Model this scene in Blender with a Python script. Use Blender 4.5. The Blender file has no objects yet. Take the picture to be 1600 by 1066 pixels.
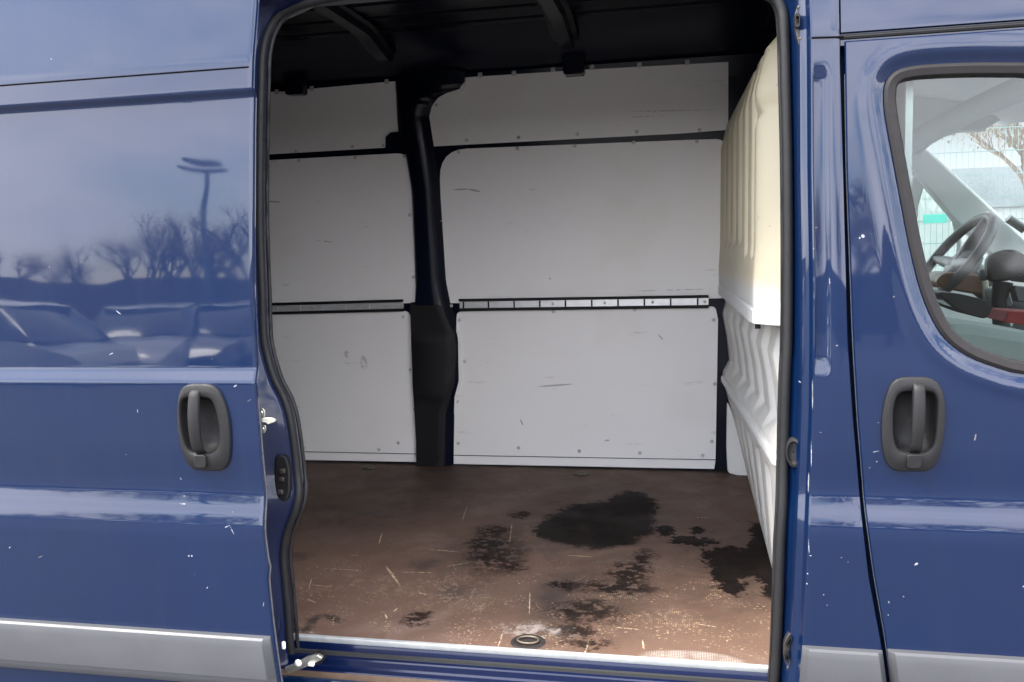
import bpy, bmesh, math, random
import numpy as np
from mathutils import Vector, Matrix
random.seed(4); rng = np.random.default_rng(4)
SC = bpy.context.scene; COL = SC.collection

# ------------------------------------------------------------------ camera
FL = 0.54                         # cargo floor height above the ground
C0 = np.array([800., 533.]); VX = np.array([-5800., 570.]) - C0; VY = np.array([1083., 384.]) - C0
F = math.sqrt(-VX @ VY)
_x = -np.array([VX[0], VX[1], F]); _x /= np.linalg.norm(_x)
_y = np.array([VY[0], VY[1], F]); _y /= np.linalg.norm(_y)
_z = np.cross(_x, _y); _z = _z if _z[1] < 0 else -_z
M = np.stack([_x, _y, _z])
CAM = np.array([0., -2.065, FL + 1.0])
cd = bpy.data.cameras.new('camera'); cam = bpy.data.objects.new('camera', cd); COL.objects.link(cam)
cd.sensor_width = 36; cd.lens = F / 1600 * 36; cd.clip_start = .05; cd.clip_end = 900
r_, u_, b_ = M @ np.array([1, 0, 0]), M @ np.array([0, -1, 0]), M @ np.array([0, 0, -1])
cam.matrix_world = Matrix(((r_[0], u_[0], b_[0], CAM[0]), (r_[1], u_[1], b_[1], CAM[1]), (r_[2], u_[2], b_[2], CAM[2]), (0, 0, 0, 1)))
SC.camera = cam
def ray(px, py): return M @ np.array([px - C0[0], py - C0[1], F])
def P(px, py, Y=None, X=None, Z=None):           # pixel -> point on a plane of the place
    d = ray(px, py)
    t = (Y - CAM[1]) / d[1] if Y is not None else (X - CAM[0]) / d[0] if X is not None else (Z - CAM[2]) / d[2]
    return CAM + d * t
def PW(px, py, fn):                              # pixel -> point on a surface Y = fn(z)
    q = P(px, py, Y=fn(CAM[2]))
    for _ in range(8): q = P(px, py, Y=fn(q[2]))
    return q

# ------------------------------------------------------------------ sky, sun, exposure
SUN_EL, SUN_AZ = math.radians(56), math.radians(242)    # azimuth from +Y clockwise: behind the camera, to the left
w = bpy.data.worlds.new('World'); SC.world = w; w.use_nodes = True
nt = w.node_tree; nt.nodes.clear()
def wn(t, **k):
    n = nt.nodes.new(t)
    for a, b in k.items(): setattr(n, a, b)
    return n
out = wn('ShaderNodeOutputWorld'); bg = wn('ShaderNodeBackground'); bg.inputs[1].default_value = .13
sky = wn('ShaderNodeTexSky', sky_type='NISHITA', sun_disc=False, sun_elevation=SUN_EL, sun_rotation=SUN_AZ, air_density=1.0, dust_density=1.5)
tc = wn('ShaderNodeTexCoord'); mp = wn('ShaderNodeMapping'); mp.inputs['Scale'].default_value = (1, 1, 2.2); mp.inputs['Location'].default_value = (.35, .1, .2)
no = wn('ShaderNodeTexNoise'); no.inputs['Scale'].default_value = 2.4; no.inputs['Detail'].default_value = 6; no.inputs['Roughness'].default_value = .5
cr = wn('ShaderNodeValToRGB'); cr.color_ramp.elements[0].position = .35; cr.color_ramp.elements[1].position = .52
no2 = wn('ShaderNodeTexNoise'); no2.inputs['Scale'].default_value = 3.0; no2.inputs['Detail'].default_value = 5
cc = wn('ShaderNodeValToRGB'); cc.color_ramp.elements[0].color = (6.4, 6.45, 7.1, 1); cc.color_ramp.elements[1].color = (9.8, 9.75, 10.2, 1)
cc.color_ramp.elements[0].position = .3; cc.color_ramp.elements[1].position = .7
mx = wn('ShaderNodeMix', data_type='RGBA')
L = nt.links.new
L(tc.outputs['Generated'], mp.inputs[0]); L(mp.outputs[0], no.inputs[0]); L(mp.outputs[0], no2.inputs[0])
L(no.outputs['Fac'], cr.inputs[0]); L(no2.outputs['Fac'], cc.inputs[0])
L(cr.outputs[0], mx.inputs[0]); L(sky.outputs[0], mx.inputs[6]); L(cc.outputs[0], mx.inputs[7])
L(mx.outputs[2], bg.inputs[0]); L(bg.outputs[0], out.inputs[0])
sd = bpy.data.lights.new('sun', 'SUN'); sd.energy = 1.4; sd.angle = math.radians(20); sd.color = (1, .95, .86)
sun = bpy.data.objects.new('sun', sd); COL.objects.link(sun)
tosun = Vector((math.sin(SUN_AZ) * math.cos(SUN_EL), math.cos(SUN_AZ) * math.cos(SUN_EL), math.sin(SUN_EL)))
sun.rotation_euler = tosun.to_track_quat('Z', 'Y').to_euler(); sun.location = (-6, -8, 9)
vs = SC.view_settings; vs.view_transform = 'Standard'; vs.look = 'None'; vs.gamma = 1; vs.use_curve_mapping = False; vs.exposure = 2.46
SC.render.engine = 'CYCLES'; SC.cycles.max_bounces = 10; SC.cycles.diffuse_bounces = 6; SC.cycles.transparent_max_bounces = 12

# ------------------------------------------------------------------ node helpers
class NT:
    def __init__(s, name):
        s.m = bpy.data.materials.new(name); s.m.use_nodes = True; s.t = s.m.node_tree
        s.b = s.t.nodes['Principled BSDF']; s.out = s.t.nodes['Material Output']
        s._co = None
    def node(s, t, ins=None, **k):
        n = s.t.nodes.new(t)
        for a, b in k.items(): setattr(n, a, b)
        for i, v in (ins or {}).items(): s.put(n.inputs[i], v)
        return n
    def put(s, sock, v):
        if isinstance(v, bpy.types.NodeSocket): s.t.links.new(v, sock)
        else: sock.default_value = v
    @property
    def co(s):
        if s._co is None: s._co = s.node('ShaderNodeTexCoord').outputs['Object']
        return s._co
    def mt(s, op, a, b=0., c=0., clamp=False): return s.node('ShaderNodeMath', {0: a, 1: b, 2: c}, operation=op, use_clamp=clamp).outputs[0]
    def vm(s, op, a, b=(0, 0, 0)):
        n = s.node('ShaderNodeVectorMath', {0: a, 1: b}, operation=op)
        return n.outputs['Value'] if op in ('LENGTH', 'DOT_PRODUCT', 'DISTANCE') else n.outputs[0]
    def noise(s, scale, detail=4, rough=.55, v=None, dist=0.):
        return s.node('ShaderNodeTexNoise', {'Vector': v or s.co, 'Scale': scale, 'Detail': detail, 'Roughness': rough, 'Distortion': dist}).outputs['Fac']
    def scaled(s, sc, loc=(0, 0, 0)): return s.node('ShaderNodeMapping', {0: s.co, 'Scale': sc, 'Location': loc}).outputs[0]
    def step(s, x, lo, hi, a=0., b=1.): return s.node('ShaderNodeMapRange', {0: x, 1: lo, 2: hi, 3: a, 4: b}, interpolation_type='SMOOTHSTEP').outputs[0]
    def mix(s, f, a, b):
        a = (*a, 1) if isinstance(a, tuple) and len(a) == 3 else a; b = (*b, 1) if isinstance(b, tuple) and len(b) == 3 else b
        return s.node('ShaderNodeMix', {0: f, 6: a, 7: b}, data_type='RGBA').outputs[2]
    def bump(s, h, strength, dist=.01):
        s.put(s.b.inputs['Normal'], s.node('ShaderNodeBump', {'Height': h, 'Strength': strength, 'Distance': dist}).outputs[0]); return s
    def set(s, **k):
        for a, v in k.items():
            nm = {'color': 'Base Color', 'rough': 'Roughness', 'metal': 'Metallic', 'spec': 'Specular IOR Level', 'coat': 'Coat Weight', 'coat_rough': 'Coat Roughness', 'coat_ior': 'Coat IOR', 'ior': 'IOR'}[a]
            if a == 'color' and isinstance(v, tuple): v = (*v[:3], 1)
            s.put(s.b.inputs[nm], v)
        return s
def marks(n, lst, rot='Z'):           # thin elliptical marks (start, end, half width): shared by the scratched surfaces
    o = None
    for p0, p1, hw in lst:
        ce = (p0 + p1) / 2; dv = p1 - p0; ln = max(np.linalg.norm(dv) / 2, hw)
        an = math.atan2(dv[1], dv[0]) if rot == 'Z' else math.atan2(dv[2], dv[0])
        ro = n.node('ShaderNodeVectorRotate', {'Vector': n.vm('SUBTRACT', n.co, tuple(map(float, ce))), 'Angle': -an if rot == 'Z' else an}, rotation_type='Z_AXIS' if rot == 'Z' else 'Y_AXIS').outputs[0]
        q = n.vm('LENGTH', n.vm('MULTIPLY', ro, (1 / ln, 1 / hw, 0) if rot == 'Z' else (1 / ln, 0, 1 / hw)))
        o = q if o is None else n.mt('MINIMUM', o, q)
    return n.step(o, .75, 1.15, 1, 0)
def plain(name, col, rough=.5, var=.15, scale=8, metal=0., spec=.5, bump=0., bscale=60):
    n = NT(name); f = n.noise(scale, 5)
    n.set(color=n.mix(f, tuple(c * (1 - var) for c in col), tuple(min(1, c * (1 + var)) for c in col)), rough=n.step(n.noise(scale * 2.3, 4), .3, .7, max(.02, rough - .06), min(1, rough + .08)), metal=metal, spec=spec)
    if bump: n.bump(n.noise(bscale, 4), bump, .004)
    return n.m

def paint_mat(name, base=(.0009, .0100, .042), chips=True, rough=.04, cior=1.5, dings=None):
    n = NT(name)
    dirt = n.step(n.noise(3.2, 6, .6), .35, .75)
    streak = n.step(n.noise(1, 5, .6, v=n.scaled((26, 26, 1.6))), .45, .8)
    col = n.mix(n.mt('MULTIPLY', dirt, .30), base, (.006, .010, .030))
    col = n.mix(n.mt('MULTIPLY', streak, .10), col, (.022, .027, .048))
    coat = 1.
    if chips:
        vo = n.node('ShaderNodeTexVoronoi', {'Vector': n.vm('ADD', n.co, n.vm('MULTIPLY', n.node('ShaderNodeTexNoise', {'Vector': n.co, 'Scale': 160., 'Detail': 2.}).outputs['Color'], (.006, .006, .006))), 'Scale': 27.})
        sz = n.node('ShaderNodeSeparateColor', {0: vo.outputs['Color']})
        rad = n.mt('MULTIPLY', n.mt('POWER', sz.outputs[0], 7.), .05)
        gate = n.step(n.noise(2.6, 3), .45, .64)
        chip = n.mt('MULTIPLY', n.mt('LESS_THAN', vo.outputs['Distance'], rad), gate)
        if dings: chip = n.mt('MAXIMUM', chip, n.mt('MULTIPLY', marks(n, [(a, b, w_ * .75) for a, b, w_ in dings], 'Y'), n.step(n.noise(420, 3), .36, .48)))
        col = n.mix(chip, col, n.mix(n.step(n.noise(30, 2), .45, .6), (.36, .37, .40), (.17, .15, .14))); coat = n.mt('SUBTRACT', 1., chip)
    n.set(color=col, rough=.42, metal=0., coat=coat, coat_rough=n.step(n.noise(9, 4), .3, .8, rough * .45, rough * .45 + .025), coat_ior=cior, spec=.10 if cior > 1.3 else .06)
    nb = n.noise(2.3, 2, .4); n.bump(nb, .16, .012)
    cb = n.node('ShaderNodeBump', {'Height': nb, 'Strength': .2, 'Distance': .012}).outputs[0]
    n.put(n.b.inputs['Coat Normal'], cb)
    return n.m
DINGS = [(P(a, b, Y=-.235), P(c, d, Y=-.235), w_) for a, b, c, d, w_ in [(172, 486, 181, 493, .0016), (163, 556, 169, 553, .0015), (364, 605, 369, 602, .002), (385, 628, 392, 624, .001), (280, 787, 291, 788, .0022), (355, 822, 363, 819, .0014), (363, 820, 370, 833, .0010), (299, 866, 300, 866, .0028), (304, 866, 304.5, 866, .0028), (65, 869, 72, 866, .0012), (279, 747, 281, 751, .0016), (20, 854, 22, 852, .0016), (415, 945, 416, 938, .0012), (328, 916, 329, 914, .0014), (364, 799, 366, 800, .0014), (213, 640, 214, 646, .001), (324, 564, 325, 561, .0016), (64, 88, 66, 88, .0018), (327, 915, 328, 917, .0012), (308, 895, 309, 895, .0012)]]
DINGS += [(P(a, b, Y=-.078), P(c, d, Y=-.078), w_) for a, b, c, d, w_ in [(1348, 367, 1352, 371, .0042), (1344, 371, 1346, 373, .0022), (1396, 464, 1399, 464, .0020), (1523, 689, 1525.5, 678, .0020), (1426, 880, 1432, 876, .0030), (1386, 935, 1387, 939, .0016), (1409, 928, 1410, 929, .0018), (1385, 957, 1386, 957, .0016), (1306, 541, 1310, 540, .0018), (1281, 676, 1284, 676, .0014), (1364, 707, 1374, 705, .0009), (1370, 722, 1371, 722, .0018), (1359, 732, 1360, 731, .0016), (1372, 660, 1373, 661, .0014), (1275, 356, 1279, 355, .0016), (1312, 868, 1314, 868, .0016), (1285, 925, 1286, 926, .0018), (1290, 942, 1292, 942, .0018), (1594, 912, 1600, 914, .0025), (1262, 840, 1263, 862, .0010), (1263, 865, 1267, 865, .0012), (1270, 595, 1270, 640, .0012), (1268, 690, 1268, 730, .0010), (1265, 740, 1264, 772, .0011), (1271, 388, 1274, 389, .0016), (1297, 435, 1298, 445, .0014), (1401, 371, 1402, 372, .0014), (1260, 892, 1261, 894, .002), (1259, 908, 1260, 909, .002), (1252, 600, 1254, 602, .002), (1336, 608, 1337, 608, .0014)]]
PAINT = paint_mat('blue paint', dings=DINGS)
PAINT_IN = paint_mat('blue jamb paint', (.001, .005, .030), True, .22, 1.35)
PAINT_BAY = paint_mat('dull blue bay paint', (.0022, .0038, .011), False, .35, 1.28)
RUBBER = plain('black rubber', (.013, .013, .014), .55, .3, 30, spec=.3, bump=.15)
RUBBER_G = plain('weathered window rubber', (.016, .014, .014), .55, .2, 20, spec=.25)
BLACK = plain('black plastic', (.008, .008, .009), .55, .25, 40, spec=.25, bump=.2, bscale=400)
HANDLE = plain('grained dark grey plastic', (.0125, .012, .0125), .45, .25, 25, spec=.28, bump=.25, bscale=700)
GREYP = plain('grey moulding plastic', (.062, .063, .068), .42, .12, 6, bump=.12, bscale=500)
ALU = plain('worn aluminium', (.66, .66, .66), .38, .18, 30, metal=.5)
ZINC = plain('zinc plated steel', (.55, .54, .46), .35, .25, 60, metal=.85)
STEEL_D = plain('dark greasy steel', (.06, .052, .048), .5, .5, 50, metal=.6)
STRIP = plain('pale metal edge strip', (.40, .41, .40), .45, .3, 40, metal=.2)
HEM = plain('chipped grey door hem', (.06, .06, .066), .7, .9, 120)
CLIP = plain('white plastic clip', (.75, .75, .7), .45, .05)
GAPM = plain('dark joint and lip shade', (.004, .004, .006), .9, .2, spec=.05)
TYRE = plain('tyre rubber', (.02, .02, .02), .8, .2)
LINER = plain('grey headliner', (.62, .63, .62), .9, .08, 10)
PILLAR_T = plain('pale grey pillar trim', (.78, .79, .77), .75, .06)
DASH = plain('dark grey dashboard plastic', (.045, .047, .05), .5, .2, 12, bump=.2, bscale=300)
DASH_L = plain('mid grey dashboard plastic', (.14, .15, .15), .5, .15, 12)
RED = plain('red cloth', (.15, .008, .008), .85, .15)
ORANGE = plain('brown orange cover', (.09, .04, .018), .6, .3, 14)
def wallmat():
    n = NT('white wall panel'); f = n.noise(2.5, 6, .6)
    c = n.mix(f, (.765, .745, .722), (.83, .815, .80))
    sc = n.step(n.noise(1, 6, .65, v=n.scaled((5, 5, 22))), .64, .72)
    c = n.mix(n.mt('MULTIPLY', sc, .32), c, (.36, .33, .29))
    sp = n.step(n.noise(75, 3), .735, .76); c = n.mix(n.mt('MULTIPLY', n.mt('MULTIPLY', sp, n.step(n.noise(4, 2), .52, .62)), .5), c, (.2, .18, .16))
    wq = lambda l: [(P(a, b, Y=1.83), P(c_, d, Y=1.83), w_) for a, b, c_, d, w_ in l]
    c = n.mix(n.mt('MULTIPLY', marks(n, wq([(709, 297, 735, 296, .0035), (733, 296, 752, 300, .0045), (412, 315, 442, 316, .004), (840, 605, 895, 601, .004), (1135, 300, 1140, 300, .003), (1028, 523, 1036, 532, .003), (944, 690, 952, 689, .004), (812, 656, 816, 666, .004), (857, 434, 860, 437, .003)]), 'Y'), .6), c, (.16, .15, .13))
    c = n.mix(n.mt('MULTIPLY', marks(n, wq([(985, 177, 1120, 174, .003), (985, 186, 1040, 183, .002), (990, 455, 1112, 452, .003), (565, 556, 568, 580, .018), (540, 548, 541, 560, .016), (492, 375, 522, 379, .003)]), 'Y'), n.step(n.noise(40, 4), .35, .6, 0, .55)), c, (.30, .26, .21))
    y = n.step(n.noise(1.7, 3), .55, .75); c = n.mix(n.mt('MULTIPLY', y, .18), c, (.62, .52, .42))
    n.set(color=c, rough=n.step(f, .3, .7, .42, .6), spec=.4); return n.bump(n.noise(6, 3), .05, .01).m
WALL = wallmat()
def bulkmat():
    n = NT('cream bulkhead'); z = n.node('ShaderNodeSeparateXYZ', {0: n.co}).outputs[2]
    f = n.step(n.mt('ADD', z, n.mt('MULTIPLY', n.noise(5, 5, .6), .10)), FL + .91, FL + .97)
    c = n.mix(f, (.62, .61, .57), (.60, .535, .375))
    c = n.mix(n.mt('MULTIPLY', n.step(n.noise(3, 5), .5, .8), .35), c, (.58, .49, .34))
    sc = n.step(n.noise(1, 5, .65, v=n.scaled((30, 9, 9))), .70, .73); c = n.mix(n.mt('MULTIPLY', sc, .5), c, (.3, .27, .22))
    sp = n.step(n.noise(60, 3), .72, .75); c = n.mix(n.mt('MULTIPLY', sp, .5), c, (.16, .14, .12))
    n.set(color=c, rough=.5); return n.m
BULK = bulkmat()
def gl(name, tint, rough=.0, ior=1.5):
    n = NT(name); n.t.nodes.remove(n.b)
    tr = n.node('ShaderNodeBsdfTransparent', {0: (*tint, 1)}); g = n.node('ShaderNodeBsdfGlossy', {0: (1, 1, 1, 1), 'Roughness': rough})
    fr = n.node('ShaderNodeFresnel', {0: ior}); mxs = n.node('ShaderNodeMixShader', {0: fr.outputs[0], 1: tr.outputs[0], 2: g.outputs[0]})
    n.t.links.new(mxs.outputs[0], n.out.inputs[0]); return n.m
GLASS = gl('green tinted glass', (.78, .88, .855), .05, ior=1.5); GLASS2 = gl('windscreen glass', (.80, .91, .89))

# ------------------------------------------------------------------ mesh helpers
def new_mesh(name, verts, faces, smooth=35):
    me = bpy.data.meshes.new(name); me.from_pydata([tuple(map(float, v)) for v in verts], [], faces); me.validate()
    bm = bmesh.new(); bm.from_mesh(me); bmesh.ops.recalc_face_normals(bm, faces=bm.faces); bm.to_mesh(me); bm.free()
    if smooth:
        for p in me.polygons: p.use_smooth = True
        me.set_sharp_from_angle(angle=math.radians(smooth))
    return me
def link(name, me, mat, parent=None, label=None, cat=None, group=None, kind=None):
    o = bpy.data.objects.new(name, me); COL.objects.link(o)
    if me is not None and mat is not None and not me.materials: me.materials.append(mat)
    if parent is not None:
        o.parent = parent
        if parent.type == 'EMPTY' or any(abs(v) > 1e-9 for v in parent.location): o.matrix_parent_inverse = Matrix.Translation(-parent.location)
    for k, v in (('label', label), ('category', cat), ('group', group), ('kind', kind)):
        if v: o[k] = v
    return o
def mk(name, verts, faces, mat, parent=None, smooth=35, bevel=0, solid=0, **k):
    o = link(name, new_mesh(name, verts, faces, smooth), mat, parent, **k)
    if solid:
        s = o.modifiers.new('s', 'SOLIDIFY'); s.thickness = solid; s.offset = 0
    if bevel:
        b = o.modifiers.new('b', 'BEVEL'); b.width = bevel; b.segments = 2; b.limit_method = 'ANGLE'; b.angle_limit = math.radians(40)
    return o
class MB:
    def __init__(s): s.v = []; s.f = []
    def add(s, v, f): n = len(s.v); s.v += list(v); s.f += [tuple(i + n for i in q) for q in f]; return s
    def box(s, lo, hi):
        x0, y0, z0 = lo; x1, y1, z1 = hi
        return s.add([(x0, y0, z0), (x1, y0, z0), (x1, y1, z0), (x0, y1, z0), (x0, y0, z1), (x1, y0, z1), (x1, y1, z1), (x0, y1, z1)],
                     [(0, 3, 2, 1), (4, 5, 6, 7), (0, 1, 5, 4), (1, 2, 6, 5), (2, 3, 7, 6), (3, 0, 4, 7)])
    def grid(s, rows, closed=False):
        n = len(rows[0]); v = [p for r in rows for p in r]; f = []
        for i in range(len(rows) - 1):
            for j in range(n if closed else n - 1):
                k = (j + 1) % n; f.append((i * n + j, i * n + k, (i + 1) * n + k, (i + 1) * n + j))
        return s.add(v, f)
    def tube(s, pts, rad, seg=10, closed=False, caps=True):
        pts = [Vector(p) for p in pts]; n = len(pts); rows = []; nrm = None
        for i, p in enumerate(pts):
            a = pts[i - 1] if (i or closed) else p; b = pts[(i + 1) % n] if (i < n - 1 or closed) else p
            t = (b - a).normalized()
            if nrm is None: nrm = t.orthogonal().normalized()
            nrm = (nrm - t * nrm.dot(t)).normalized(); bi = t.cross(nrm); r = rad[i] if hasattr(rad, '__len__') else rad
            rows.append([p + (nrm * math.cos(q) + bi * math.sin(q)) * r for q in [2 * math.pi * k / seg for k in range(seg)]])
        if closed: rows.append(rows[0])
        s.grid(rows, True)
        if caps and not closed:
            m = len(s.v); s.f.append(tuple(range(m - seg, m))); k = m - seg * n; s.f.append(tuple(range(k + seg - 1, k - 1, -1)))
        return s
    def prism(s, poly, d):            # poly: 3D points, pushed by vector d
        n = len(poly); a = [np.array(p, float) for p in poly]; b = [p + np.array(d, float) for p in a]
        return s.add(a + b, [tuple(range(n - 1, -1, -1)), tuple(range(n, 2 * n))] + [(i, (i + 1) % n, n + (i + 1) % n, n + i) for i in range(n)])
    def mk(s, name, mat, parent=None, **k): return mk(name, s.v, s.f, mat, parent, **k)
def smooth_path(pts, n=6):            # Catmull-Rom
    pts = [np.array(p, float) for p in pts]; o = []
    for i in range(len(pts) - 1):
        a, b, c, d = pts[max(i - 1, 0)], pts[i], pts[i + 1], pts[min(i + 2, len(pts) - 1)]
        for t in np.linspace(0, 1, n, endpoint=False):
            o.append(.5 * ((2 * b) + (c - a) * t + (2 * a - 5 * b + 4 * c - d) * t * t + (3 * b - a - 3 * c + d) * t ** 3))
    o.append(pts[-1]); return o
def round_poly(pts, r, seg=5):        # round the corners of a 2D/3D polygon; r scalar or list
    pts = [np.array(p, float) for p in pts]; n = len(pts); o = []
    for i in range(n):
        a, b, c = pts[i - 1], pts[i], pts[(i + 1) % n]; ri = r[i] if hasattr(r, '__len__') else r
        la, lc = np.linalg.norm(a - b), np.linalg.norm(c - b); q = min(ri, .48 * la, .48 * lc)
        if q < 1e-6: o.append(b); continue
        p0, p1 = b + (a - b) / la * q, b + (c - b) / lc * q
        for t in np.linspace(0, 1, seg): o.append((1 - t) ** 2 * p0 + 2 * t * (1 - t) * b + t * t * p1)
    return o
def prof(bps, sig=.004, dz=.002):     # smoothed piecewise profile z -> Y
    z = np.arange(bps[0][0] - .05, bps[-1][0] + .05, dz); y = np.interp(z, [b[0] for b in bps], [b[1] for b in bps])
    k = np.exp(-.5 * (np.arange(-12, 13) * dz / sig) ** 2); k /= k.sum(); y = np.convolve(np.pad(y, 12, 'edge'), k, 'valid')
    return lambda q: float(np.interp(q, z, y))

# ------------------------------------------------------------------ ground
def asphalt():
    n = NT('asphalt'); f = n.noise(.6, 6); g = n.noise(180, 3)
    n.set(color=n.mix(n.mt('MULTIPLY', n.mt('ADD', f, g), .5), (.05, .05, .052), (.105, .103, .10)), rough=.9); return n.bump(g, .4, .01).m
mk('ground', [(-400, -400, 0), (400, -400, 0), (400, 400, 0), (-400, 400, 0)], [(0, 1, 2, 3)], asphalt(), smooth=0, kind='structure')

# ------------------------------------------------------------------ the van
van = bpy.data.objects.new('panel_van', None); COL.objects.link(van); van.location = (-.3, .9, 0)
van['label'] = 'dark blue panel van with its side cargo door slid open'; van['category'] = 'van'
def sx(y0, xs):                       # helper: interpolate pixel x over pixel y
    return lambda y: float(np.interp(y, y0, xs))
zR = lambda y: P(1450, y, Y=-.08)[2]       # height on the cab side of a feature at this pixel row
zL = lambda y: P(200, y, Y=-.235)[2]       # same on the open sliding door
body_y = prof([(.30, -.085), (.60, -.092), (zR(845), -.0925), (zR(828), -.091), (zR(812), -.086), (zR(796), -.079), (zR(780), -.0745), (zR(774), -.0735), (zR(758), -.0735), (zR(738), -.0748), (zR(710), -.0765), (1.25, -.076), (1.95, -.052), (1.985, -.050), (2.45, .02)], .006)
DOOR_OUT = -.155
slide_y = prof([(.30, -.085), (.60, -.092), (zL(830), -.0925), (zL(813), -.091), (zL(798), -.086), (zL(783), -.079), (zL(769), -.0745), (zL(763), -.0735), (zL(747), -.0735), (zL(727), -.0748), (zL(700), -.0765), (zL(597), -.0765), (zL(578.5), -.063), (zL(158), -.046), (zL(150), -.057), (zL(105), -.0545), (2.45, .01)], .0032)
def sly(z): return slide_y(z) + DOOR_OUT

ZS = sorted(set(np.round(np.concatenate([np.arange(.40, 2.40, .012), np.arange(.87, 1.08, .004), np.arange(zL(605), zL(570), .003), np.arange(zL(170), zL(135), .0025)]), 4)))
# --- sliding door
edge_px = [(0, 391), (200, 390), (440, 392), (560, 399), (600, 402), (660, 407), (740, 413), (770, 416), (830, 420), (870, 425), (880, 428), (900, 426), (960, 432), (1000, 437), (1066, 446)]
ez = [P(x, y, Y=-.22) for y, x in edge_px]
ez = sorted([(p[2], p[0]) for p in ez]); sd_edge = lambda z: float(np.interp(z, [e[0] for e in ez], [e[1] for e in ez]))
XL = -2.35
c5 = lambda l: [(1360 + a / 5.607, 570 + b / 5.607) for a, b in l]
c4 = lambda l: [(260 + a / 5.922, 580 + b / 5.922) for a, b in l]
CUP_L = c4([(165, 240), (235, 232), (345, 232), (430, 240), (465, 300), (490, 400), (510, 520), (515, 640), (490, 720), (440, 762), (250, 762), (200, 700), (165, 560), (150, 420), (148, 300)])
CUP_R = c5([(250, 228), (340, 222), (470, 222), (560, 230), (582, 300), (580, 420), (562, 620), (545, 720), (480, 772), (260, 770), (205, 715), (190, 560), (190, 400), (215, 270)])
def poly_dist(pt, poly):              # signed distance, negative inside
    a = poly; b = np.roll(poly, -1, 0); e = b - a; wv = pt - a
    t = np.clip((wv * e).sum(1) / (e * e).sum(1), 0, 1); d = np.sqrt((((wv - e * t[:, None]) ** 2).sum(1)).min())
    c = ((a[:, 1] > pt[1]) != (b[:, 1] > pt[1])) & (pt[0] < e[:, 0] * (pt[1] - a[:, 1]) / (e[:, 1] + 1e-12) + a[:, 0])
    return -d if c.sum() % 2 else d
flat = lambda q, fn: np.array([(lambda v: (v[0], v[2]))(PW(a, b, fn)) for a, b in q])
cupL, cupR = flat(CUP_L, sly), flat(CUP_R, body_y)
rows = []
for z in ZS:
    xr = sd_edge(z); y = sly(z)
    xs = np.concatenate([np.linspace(XL, -1.27, 14), np.linspace(-1.26, -1.03, 30), np.linspace(-1.02, xr - .006, 8)])
    rows.append([(x, y, z) for x in xs] + [(xr - .002, y + .001, z), (xr, y + .004, z), (xr, y + .012, z), (xr - .012, y + .016, z), (xr - .02, y + .04, z), (xr - .035, y + .075, z), (xr - .12, y + .085, z), (XL, y + .085, z)])
m = MB().grid(rows)
m.f = [q for q in m.f if not (abs(m.v[q[0]][0] + 1.145) < .13 and 1.0 < m.v[q[0]][2] < 1.3 and m.v[q[0]][1] < sly(m.v[q[0]][2]) + .0005 and min(poly_dist(np.array([m.v[k][0], m.v[k][2]]), cupL) for k in q) < .002)]
sdoor = m.mk('sliding_door', PAINT, van, smooth=40)
# folded hem along the leading edge
MB().tube([(sd_edge(z) + .0005, sly(z) + .009, z) for z in ZS if z < 1.22], .0028, 6).mk('door_hem', HEM, sdoor)
MB().tube([(sd_edge(z) + .0005, sly(z) + .009, z) for z in ZS if z > 1.218], .0022, 6).mk('door_hem', PAINT, sdoor)
MB().tube([(x, sly(zL(115)) + .0012, zL(115)) for x in np.linspace(XL, sd_edge(1.9) - .004, 12)],   .0026, 6).mk('panel_joint', GAPM, sdoor, smooth=60)
# grey rub moulding on the sliding door
def moulding(name, parent, x0, xr_fn, yfn, z_top, z_bot, top_slope=0., left_cut=None):
    r = []
    secs = [(0, .0), (.0, -.016), (-.004, -.022), (-.02, -.026), (-.098, -.024), (-.100, -.021), (-.103, -.021), (z_bot - z_top + .012, -.02), (z_bot - z_top, -.012), (z_bot - z_top, 0)]
    xs_n = 14
    for j in range(xs_n + 2):
        q = []
        for dz, dy in secs:
            xr = xr_fn(z_top + dz); xl = x0(z_top + dz) if callable(x0) else x0
            if j <= xs_n: x = xl + (xr - .012 - xl) * j / xs_n; sc = 1
            else: x = xr; sc = .25
            if j == 0 and left_cut: sc = .25
            if j == 1 and left_cut: x = xl + .012
            zt = z_top + dz
            q.append((x, yfn(zt) + dy * sc, zt))
        r.append(q)
    o = MB().grid(r); n = len(secs); o.f.append(tuple(range(n))); k = len(o.v); o.f.append(tuple(range(k - 1, k - n - 1, -1)))
    return o.mk(name, GREYP, parent, smooth=30)
zt = P(220, 981, Y=-.25)[2]; zb = zt - .125
moulding('rub_moulding', sdoor, XL, lambda z: sd_edge(z) - .006, sly, zt, zb)

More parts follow.
